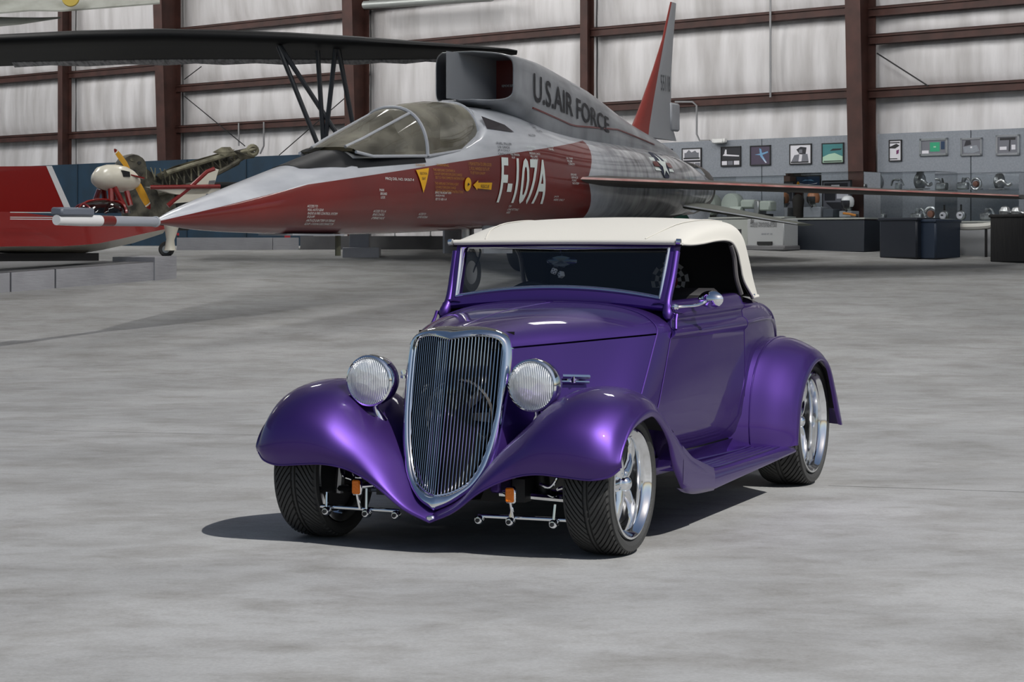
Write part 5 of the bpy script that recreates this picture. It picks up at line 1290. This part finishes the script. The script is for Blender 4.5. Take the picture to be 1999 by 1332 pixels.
pb = thing('photo_board', 'long grey display board with photographs along the right part of the back wall', 'display board', wl(0, .1, FZ))
PBO = Vector(pb.location)
for w0, w1 in ((4.95, 2.4), (2.38, .3), (-.3, -2.3), (-2.32, -4.8)):
    MB().box(wl((w0+w1)/2, .03, (FZ + zt_)/2) - PBO, (abs(w1-w0), .06, zt_ - FZ), ROTW).build('board_panel', BOARD, pb, ang=0)
MB().box(wl(1.0, .045, FZ + .12) - PBO, (11, .04, .05), ROTW).build('board_rail', mat('rail_white', (.6,.6,.6), .5), pb, ang=0)
PK = mat('print_black', (.02,.02,.022), .5); PWT = mat('print_white', hexc('d8d6dc'), .5); PG = mat('print_grey', hexc('6f7078'), .5); PDK = mat('print_charcoal', hexc('2a2a30'), .5)
PBL = mat('print_blue', hexc('6f9cc0'), .5); PMV = mat('print_mauve', hexc('4d4456'), .5); PTE = mat('print_teal', hexc('3f7d80'), .5); PMT = mat('print_mint', hexc('a9c9b2'), .5); PTAN = mat('print_tan', hexc('c09a80'), .5); PMG = mat('print_magenta', hexc('6d2f5e'), .5); PGR = mat('print_green', hexc('2f9a72'), .5); PNV = mat('print_navy', hexc('1d3552'), .5)
def photo(px0, px1, py0, py1, bgm, shapes, label, off=.085, name='framed_photo', cat='photograph', grp='framed photographs on the grey board', fm=PK, bw=.02):
    c, d, r_, (w0, w1, zb, zt) = wbox(px0, px1, py0, py1, off, .02)
    t = thing(name, label, cat, c, math.atan2(WD.y, WD.x), grp)
    hw_, hh = d[0]/2, d[2]/2
    fr = MB()
    for cx, cz, sx, sz in ((0, hh - bw/2, d[0], bw), (0, -hh + bw/2, d[0], bw), (-hw_ + bw/2, 0, bw, d[2]), (hw_ - bw/2, 0, bw, d[2])): fr.box((cx, 0, cz), (sx, .035, sz))
    fr.build('frame', fm, t, ang=0)
    # local +x runs towards the picture's left, the face looks along +y (local)
    f = 1 if (Matrix.Rotation(math.atan2(WD.y, WD.x), 3, 'Z') @ Vector((0,1,0))).dot(WN) > 0 else -1
    MB().box((0, 0, 0), (d[0] - bw, .012, d[2] - bw)).build('print', bgm, t, ang=0)
    for k, (poly, m) in enumerate(shapes):
        P = [Vector(((.5 - u) * (d[0] - 2*bw), f*(.0075 + .0012*k), (v - .5) * (d[2] - 2*bw))) for u, v in poly]
        MB().add(P, [tuple(range(len(P)))]).build('print_shape', m, t, ang=0, clean=False)
    return t
R_ = lambda x0, y0, x1, y1: [(x0,y0),(x1,y0),(x1,y1),(x0,y1)]
photo(1331, 1369, 289, 327, PWT, [(R_(.1,.5,.9,.78),PG),(R_(.05,.42,.95,.5),PK),([(.2,.78),(.35,.95),(.5,.8),(.7,.9),(.8,.78)],PG),(R_(.02,.25,.98,.36),PDK),(R_(.03,.03,.3,.2),PG),(R_(.36,.03,.64,.2),PG),(R_(.7,.03,.97,.2),PG)], 'black and white framed photo of a ship next to the jet tail')
photo(1407, 1446, 286, 325, PDK, [([(.05,.55),(.2,.72),(.3,.62),(.95,.55),(.95,.48),(.4,.52)],PWT),([(.15,.7),(.2,.9),(.27,.88),(.28,.66)],PWT),(R_(.02,.28,.98,.34),PK),(R_(.02,.03,.3,.25),PWT),(R_(.34,.03,.62,.25),PG),(R_(.68,.03,.97,.25),PWT)], 'black and white framed photo of a parked aeroplane above three small pictures')
photo(1464, 1504, 284, 323, PMV, [([(.45,.9),(.55,.85),(.62,.5),(.85,.1),(.75,.1),(.5,.45)],PBL),([(.2,.55),(.5,.6),(.9,.72),(.92,.64),(.55,.5)],PBL),([(.6,.4),(.85,.08),(.78,.07)],PWT)], 'framed colour photo of a pale blue aeroplane from above on mauve ground')
photo(1541, 1584, 281, 321, PWT, [([(.3,.75),(.5,.9),(.8,.85),(.75,.45),(.45,.5)],PDK),([(.05,.1),(.2,.45),(.45,.5),(.4,.1)],PG),([(.55,.1),(.6,.5),(.85,.5),(.9,.1)],PG),(R_(.03,.03,.9,.1),PK),([(.4,.55),(.6,.55),(.6,.75),(.45,.75)],PG)], 'black and white framed photo of a person in a flying helmet')
photo(1604, 1647, 279, 319, PTE, [([(.0,.0),(1,.0),(1,.3),(.6,.5),(.3,.45),(0,.3)],PMT),([(.35,.62),(.9,.66),(.95,.74),(.5,.74)],PK),(R_(0,.85,1,1),PTE),(R_(.05,.04,.95,.09),PK)], 'framed teal photo of an aeroplane flying over coast beside the big column')
photo(1292, 1312, 291, 330, PWT, [([(.4,.1),(.95,.2),(.95,.5),(.6,.5)],PK)], 'framed photo half hidden by the jet tail')
photo(1735, 1760, 273, 315, PWT, [([(0,.7),(.6,.85),(.9,.75),(.5,.6),(0,.62)],PK),([(.6,.3),(.8,.35),(.85,.55),(.6,.5)],PMG),(R_(0,.88,.9,.93),PK),(R_(0,.06,.7,.1),PK)], 'narrow black and white framed print just right of the big brown column')
CHR_ = mat('satin_chrome', (.62,.63,.65), .25, .9)
photo(1795, 1850, 270, 304, PG, [(R_(.35,.15,.75,.85),PGR),(R_(.02,.02,.3,.25),PWT),(R_(.8,.3,.95,.9),PNV),([(.5,.45),(.6,.45),(.6,.55),(.5,.55)],PMT)], 'silver framed panel with a green centre on the grey board', fm=CHR_, bw=.04)
photo(1875, 1917, 269, 304, PG, [([(.1,.55),(.2,.95),(.45,.95),(.5,.65)],PDK),([(.1,.1),(.05,.5),(.8,.6),(.95,.2),(.6,.05)],BOARD),([(.45,.4),(.55,.4),(.55,.52),(.45,.52)],PWT)], 'silver framed picture with a round grey dial shape', fm=CHR_, bw=.035)
photo(1944, 1990, 263, 303, PG, [(R_(.1,.8,.9,.95),PK),([(.55,.1),(.62,.1),(.66,.85),(.58,.85)],PDK),(R_(.1,.2,.45,.4),PWT),(R_(.7,.2,.9,.5),PWT)], 'silver framed picture with bright spots near the right edge', fm=CHR_, bw=.04)
# light box on the board's upper edge
c, d, r_, _ = wbox(1388, 1412, 271, 280, .22, .16)
lb = thing('emergency_light', 'small white twin-head emergency light on the top edge of the grey board', 'light', c, math.atan2(WD.y, WD.x))
MB().box((0,0,0), (d[0]*.8, .14, d[2]), bev=.02).build('light_box', WHITEPAINT, lb)
for sx in (-1, 1): MB().box((sx*d[0]*.45, 0, .01), (.05,.1,.09), bev=.015).build('lamp_head', WHITEPAINT, lb)
# ---- show cases
ACRYL = glassmat('acrylic', (.90,.92,.93), 1.3); DKNAVY = mat('case_base', hexc('20262f'), .6); PUTTY = mat('putty_grey', hexc('9a9d98'), .5)
def case(px0, px1, pyt, pym, off, depth, label, basem, base_top=None):
    c, d, r_, (w0, w1, zb, zt) = wbox(px0, px1, pym, 482, off, depth, to_floor=True)
    t = thing('show_case', label, 'show case', Vector((c.x, c.y, zb)), math.atan2(WD.y, WD.x))
    MB().box((0,0,d[2]/2 - .03), (d[0], depth, d[2] - .02), bev=.01).build('case_base', basem, t)
    MB().box((0,0,d[2] - .01), (d[0] + .03, depth + .03, .03)).build('case_ledge', PUTTY, t, ang=0)
    _, ztop2 = wcoord((px0+px1)/2, pyt, off); hgt = ztop2 - zt
    for sx, sy, lx, ly in ((0,-1,d[0],.01),(0,1,d[0],.01),(-1,0,.01,depth),(1,0,.01,depth)):
        cx, cy, z0, z1 = sx*(d[0]/2-.01), sy*(depth/2-.01), d[2], d[2] + hgt
        MB().add([(cx-lx/2 if sx == 0 else cx, cy-ly/2 if sy == 0 else cy, z0), (cx+lx/2 if sx == 0 else cx, cy+ly/2 if sy == 0 else cy, z0), (cx+lx/2 if sx == 0 else cx, cy+ly/2 if sy == 0 else cy, z1), (cx-lx/2 if sx == 0 else cx, cy-ly/2 if sy == 0 else cy, z1)], [(0,1,2,3)]).build('case_pane', ACRYL, t, ang=0)
    MB().box((0,0,d[2] + hgt), (d[0], depth, .01)).build('case_lid', ACRYL, t, ang=0)
    return t, zt
case(1533, 1687, 337, 426, 1.5, .9, 'tall clear show case on a navy base left of the big column, holding helmets', DKNAVY)
case(1385, 1531, 345, 424, 1.6, .9, 'clear show case with pale grey machinery beside the navy helmet case', PUTTY)
case(1718, 1826, 336, 428, 1.6, .8, 'clear show case on a dark navy box right of the big column', DKNAVY)
case(1832, 1990, 338, 432, 1.1, .7, 'wide clear show case of silver parts near the right edge', mat('pale_base', hexc('85878a'), .6))
# posters standing inside the helmet case
photo(1556, 1602, 342, 372, PTE, [(R_(0,0,1,1),PNV),([(.1,.45),(.2,.55),(.35,.4),(.85,.42),(.9,.5),(.4,.32),(.25,.3)],PWT),([(.4,.7),(.6,.75),(.75,.62),(.55,.66)],PBL)], 'dark blue poster of a white jet inside the helmet show case', off=.75, cat='poster', name='poster', grp='posters in the show cases')
photo(1605, 1662, 352, 424, PG, [(R_(.05,.8,.9,.95),PDK),(R_(.3,.84,.6,.9),PWT),(R_(.05,.45,.45,.75),PDK),(R_(.5,.5,.92,.75),PWT),([(.1,.4),(.5,.1),(.9,.1),(.9,.4)],PDK)], 'grey collage poster inside the helmet show case', off=.75, cat='poster', name='poster', grp='posters in the show cases')
photo(1335, 1381, 343, 408, PNV, [(R_(0,.62,1,1),PNV),(R_(.03,.06,.97,.45),PDK),(R_(.0,.46,1,.5),PTAN)], 'blue and black poster behind the jet fuselage', off=.5, cat='poster', name='poster', grp='posters in the show cases')
# helmets and flight gear
def onw(px, py, off): return onwall(px, py, off)
def helmet(px, py, shell, vis, label, zs):
    p = onw(px, py, 1.1); p.z = zs; t = thing('flight_helmet', label, 'helmet', p, math.atan2(WD.y, WD.x) + PI)
    MB().lathe([(.0,.30),(.07,.285),(.11,.25),(.125,.19),(.12,.12),(.10,.08)], (0,0,0), 'z', 20).build('shell', shell, t)
    MB().lathe([(.05,.0),(.06,.01),(.045,.09),(.06,.13),(.08,.16)], (0,0,0), 'z', 16).build('stand', PUTTY, t)
    rows = [[Vector((.118*math.sin(a)*f, -.118*math.cos(a)*f - .012, z)) for a in NS(-.9,.9,8)] for z, f in ((.20,1.05),(.14,1.1),(.10,1.0),(.06,.8))]
    MB().grid(rows).build('visor', vis, t, ang=60)
    MB().tube([(0,-.12,.09),(.03,-.18,.05),(.1,-.2,.0)], .022, 8).build('oxygen_hose', BLACK, t)
zc_ = wcoord(1610, 426, 1.5)[1] + .02
def plinth_box(px0, px1, py0, m, label, off=1.2, dep=.3, cat='box', nm='display_block'):
    c, d, r_, (w0, w1, zb, zt) = wbox(px0, px1, py0, 430, off, dep); h = zt - zc_
    t = MB().box((0,0,h/2), (d[0], dep, h), bev=.008).build(nm, m, loc=(c.x, c.y, zc_), rot=(0,0,math.atan2(WD.y, WD.x))); return tag(t, label, cat), zt
b1, z1 = plinth_box(1568, 1602, 404, mat('block_grey2', hexc('7f8288'), .6), 'grey block under the dark flight mask in the helmet case')
b2, z2 = plinth_box(1606, 1626, 408, mat('block_dark', hexc('3c4149'), .6), 'small dark box in the middle of the helmet case')
b3, z3 = plinth_box(1638, 1661, 412, mat('block_grey3', hexc('8b8e93'), .6), 'small grey block under the white helmet')
helmet(1655, 400, mat('helmet_white', (.75,.75,.75), .25, coat=.5), mat('visor_dark', (.03,.03,.035), .2), 'white flight helmet with dark visor on a grey block', z3)
helmet(1588, 392, mat('helmet_tan', hexc('a06a48'), .4), mat('mask_black', (.02,.02,.02), .4), 'tan and black flight helmet with mask on a grey block', z1)
p = onw(1550, 362, 1.1)
ft = thing('flight_suit_bust', 'dark flight suit bust with a yellow helmet in the left corner of the case', 'mannequin', Vector((p.x, p.y, zc_)), math.atan2(WD.y, WD.x) + PI)
MB().lathe([(0,.52),(.06,.50),(.10,.46),(.17,.42),(.20,.34),(.18,.15),(.17,0),(0,0)], (0,0,0), 'z', 18).build('torso', mat('suit_dark', hexc('2a2622'), .8), ft)
hz_ = p.z - zc_
MB().lathe([(0,.11),(.06,.105),(.10,.07),(.115,.01),(.105,-.05),(.07,-.09)], (0,0,hz_), 'z', 18).build('helmet_shell', mat('helmet_yellow', hexc('c98a1c'), .4), ft)
MB().lathe([(.05,.5),(.055,hz_-.05)], (0,0,0), 'z', 12).build('neck', mat('suit_dark2', hexc('201c1a'), .8), ft)
t = thing('oxygen_mask', 'orange hose piece lying below the white helmet', 'hose', onw(1662, 424, 1.28)); t.location.z = zc_
MB().tube([(-.16,0,.07),(-.05,0,.06),(.08,-.02,.03)], .022, 8).build('hose', mat('hose_orange', hexc('c98030'), .5), t); MB().tube([(.08,-.02,.03),(.13,-.02,.02)], .03, 8).build('hose_end', BLACK, t)
# pale machinery in the second case
zm = wcoord(1458, 424, 1.6)[1] + .02
mach = thing('machine_part', 'pale grey drum and motor machine in the show case', 'machine', Vector((onw(1460,420,1.2).x, onw(1460,420,1.2).y, zm)), math.atan2(WD.y, WD.x) + PI)
MG = mat('machine_grey', hexc('a3aaa2'), .45); MO = Vector(mach.location)
mx = lambda px: -((onw(px,410,1.2) - MO).dot(WD))
MB().lathe([(0,-.12),(.20,-.12),(.22,-.09),(.22,.09),(.20,.12),(0,.12)], (mx(1431), 0, .24), 'y', 28).build('drum', MG, mach)
MB().box((mx(1464), 0, .24), (.34,.24,.18), bev=.04).build('gearbox', MG, mach); MB().box((mx(1499), 0, .20), (.26,.26,.20), bev=.03).build('motor', MG, mach)
MB().tube([(mx(1432),-.1,.12),(mx(1455),-.1,.12)], .08, 12).build('cylinder', MG, mach); MB().box((mx(1484), 0, .16), (.12,.3,.3), bev=.02).build('bracket', STEEL, mach)
MB().box((mx(1464), 0, .02), (.9,.3,.05)).build('base_plate', BLACK, mach, ang=0)
# stencilled container on the floor in front
c, d, r_, (w0, w1, zb, zt) = wbox(1458, 1530, 426, 482, 2.2, .5, to_floor=True)
ct = thing('equipment_container', 'light grey stencilled equipment container right of the canvas top', 'container', Vector((c.x, c.y, zb)), math.atan2(WD.y, WD.x) + PI)
CG = mat('container_grey', hexc('a3a5a6'), .5); hgt = zt - zb
MB().box((0,0,hgt*.55), (d[0], .5, hgt*.86), bev=.02).build('container_body', CG, ct)
MB().box((0,0,.05), (d[0]+.06, .56, .1), bev=.02).build('container_skid', GREYD, ct); MB().box((0,-.265,.14), (d[0]*.4,.03,.06)).build('fork_slot', BLACK, ct, ang=0)
flat_text('stencil', 'MISSILE TRAINING GUIDE', (-d[0]*.40,-.252,hgt*.80), (1,0,0), (0,0,1), d[0]*.72, .045, PK, ct); flat_text('stencil', 'HANDLE WITH EXTREME CARE', (-d[0]*.40,-.252,hgt*.72), (1,0,0), (0,0,1), d[0]*.72, .045, PK, ct)
flat_text('stencil', 'GROSS WT. 350', (-d[0]*.1,-.252,hgt*.48), (1,0,0), (0,0,1), d[0]*.3, .035, PG, ct)
for sx in (-.35, .2): MB().box((sx*d[0], -.26, hgt*.95), (.06,.03,.08), bev=.008).build('latch', STEEL, ct)
# small green box peeping over the canvas top
gb = tag(MB().prism([Vector((-.18,0,0)), Vector((.18,0,0)), Vector((.1,0,.12)), Vector((-.06,0,.20))], (0,.3,0)).build('green_wedge', mat('mint_green', hexc('5fae97'), .5), loc=world_at(1330, 432, 37.5)), 'small mint green wedge shape just above the canvas top', 'cover')
gbz = floor_z(37.5); MB().box((0,.15,(gbz - gb.location.z)/2), (.3,.25,gb.location.z - gbz)).build('stand', GREYD, gb, ang=0)
# dark stands on the right
def dark_stand(px0, px1, pyt, off, dep, label, mm, flare=0.0):
    c, d, r_, (w0, w1, zb, zt) = wbox(px0, px1, pyt, 484, off, dep, to_floor=True); h = zt - zb
    t = thing('dark_stand', label, 'stand', Vector((c.x, c.y, zb)), math.atan2(WD.y, WD.x))
    MB().box((0,0,h/2), (d[0], dep, h), bev=.03).build('stand_body', mm, t); MB().box((0,0,h-.03), (d[0]*1.04, dep*1.04, .05), bev=.01).build('stand_top', mm, t)
    MB().box((0,0,.04), (d[0]*.96, dep*.96, .08)).build('stand_plinth', BLACK, t, ang=0)
    return t, zb + h
dark_stand(1716, 1790, 425, 2.6, .8, 'dark navy box stand in front of the right show case', mat('stand_navy', hexc('161c27'), .5))
dark_stand(1792, 1827, 428, 2.45, .9, 'lighter navy box stand at the right of its twin', mat('stand_navy2', hexc('1d2a3c'), .5))
st_, zst = dark_stand(1932, 2030, 418, 2.2, .9, 'black draped stand at the right edge of the picture', mat('drape_black', (.008,.008,.009), .8, bump=(4, .8, (6,6,.5))))
# silver parts in the right show cases: each its own little machine
SLV = mat('cast_silver', (.50,.52,.53), .3, .8, noise=(9, (.22,.23,.24), .35, .6), bump=(10, .4))
def part(px, py, kind, r, label, off=1.0, shelf=None):
    p = onw(px, py, off); t = thing('silver_part', label, 'machine part', p, math.atan2(WD.y, WD.x) + PI, 'silver machine parts in the right show cases')
    if kind == 'engine':
        MB().lathe([(0,-r*.5),(r*.7,-r*.45),(r,-r*.2),(r,r*.3),(r*.6,r*.5),(0,r*.5)], (0,0,r), 'x', 24).build('casing', SLV, t)
        for k in range(5): MB().lathe([(r*.9,-.01),(r*1.08,0),(r*.9,.01)], (r*(-.15+.12*k),0,r), 'x', 24).build('cooling_fin', SLV, t)
        MB().tube(crom([(r*.2,-r*.9,r*.8),(r*.9,-r,r*1.1),(r*1.6,-r*.7,r*.5),(r*2.1,-r*.6,r*.7)],5), r*.22, 8).build('pipe', SLV, t)
        MB().box((0,0,r*.06), (r*2.2,r*1.4,r*.12)).build('cradle', STEEL, t, ang=0)
    elif kind == 'dial':
        MB().lathe([(0,-.05),(r*.8,-.05),(r,-.03),(r,.04),(0,.04)], (0,0,r), 'y', 28).build('dial_body', SLV, t)
        MB().lathe([(0,-.058),(r*.72,-.055)], (0,0,r), 'y', 24).build('dial_face', PWT, t); MB().box((r*.15,-.065,r*1.1), (r*.5,.01,.02)).build('dial_hand', BLACK, t, ang=0)
        MB().tube([(0,0,r*2),(0,0,r*3.2)], .02, 8).build('dial_stem', BLACK, t)
    elif kind == 'ring':
        MB().tube([Vector((r*math.cos(2*PI*k/20), -.02, r + r*math.sin(2*PI*k/20))) for k in range(20)], r*.25, 8, closed=True).build('outer_ring', SLV, t)
        MB().lathe([(0,-.06),(r*.5,-.05),(r*.6,.0)], (0,0,r), 'y', 18).build('core', mat('copper_dull', hexc('7a5548'), .5, .5), t)
        MB().box((0,.02,r*.1), (r*2.0,.1,r*.2)).build('foot', SLV, t, ang=0)
    elif kind == 'pump':
        MB().box((0,0,r*.5), (r*1.6,r,r), bev=r*.15).build('pump_body', SLV, t); MB().tube([(0,0,r*.9),(r*.2,0,r*1.6)], r*.3, 10).build('neck', SLV, t)
        MB().tube(crom([(r*.2,0,r*1.4),(r*1.0,-.05,r*1.5),(r*1.5,-.05,r*.6)],5), r*.16, 8).build('pipe', SLV, t)
zs_ = wcoord(1880, 432, 1.1)[1] + .02
SH = MB(); c, d, r_, (w0,w1,zb,zt) = wbox(1728, 1985, 371, 374, .95, .5)
shf = tag(SH.box((0,0,0), (d[0]-.1, .45, .03)).build('glass_shelf', ACRYL, ang=0, loc=c, rot=(0,0,math.atan2(WD.y, WD.x))), 'long clear shelf across the right show cases', 'shelf')
for px, py, kind, r, lab in ((1750,371,'pump',.12,'silver pump at the left end of the upper shelf'),(1795,371,'engine',.15,'large silver ribbed engine part on the upper shelf'),(1880,371,'pump',.13,'silver pump in the middle of the upper shelf'),(1906,371,'ring',.10,'silver ring part with dull core on the upper shelf'),(1950,371,'engine',.14,'silver ribbed engine part at the right end of the upper shelf')):
    part(px, py - 1, kind, r, lab, .95)
for px, kind, r, lab in ((1790,'pump',.14,'silver pump low in the show case behind the navy box'),(1818,'ring',.12,'silver ring part with copper core above the navy box'),(1876,'dial',.09,'round white faced dial hanging in the wide show case'),(1925,'pump',.13,'silver pump low in the wide show case')):
    p = onw(px, 431, .95); part(px, 480 - (zs_ - HCAM) * FPX / p.y, kind, r, lab, .95)
t = thing('white_beam', 'long white curved beam lying low in front of the wide show case', 'beam', onw(1880, 446, 1.5)); t.location.z = floor_z(t.location.y)
TO = Vector(t.location); MB().tube(crom([onw(1836,440,1.5) - TO, onw(1880,443,1.5) - TO, onw(1930,441,1.5) - TO, onw(1952,432,1.5) - TO], 6), [.05,.06,.06,.03], 8).build('beam', mat('beam_white', hexc('b9b8b2'), .5), t)
for px in (1850, 1925):
    q = onw(px, 444, 1.5) - TO; MB().tube([q, Vector((q.x, q.y, 0))], .025, 6).build('beam_foot', BLACK, t)
for px, r, lab in ((1962,.10,'crumpled silver casting on the black draped stand'),(1984,.09,'small silver dial casting at the right end of the black draped stand')):
    p = onw(px, 420, 1.8); p.z = zst + .0; tt = thing('silver_part', lab, 'machine part', p, math.atan2(WD.y, WD.x) + PI)
    MB().lathe([(0,0),(r,0),(r*1.1,r*.6),(r*.7,r*1.3),(r*.2,r*1.5),(0,r*1.5)], (0,0,0), 'z', 9).build('casting', SLV, tt, ang=20)
    MB().tube([(r,0,r*.4),(r*1.9,-.03,r*.2)], r*.25, 8).build('spout', SLV, tt)
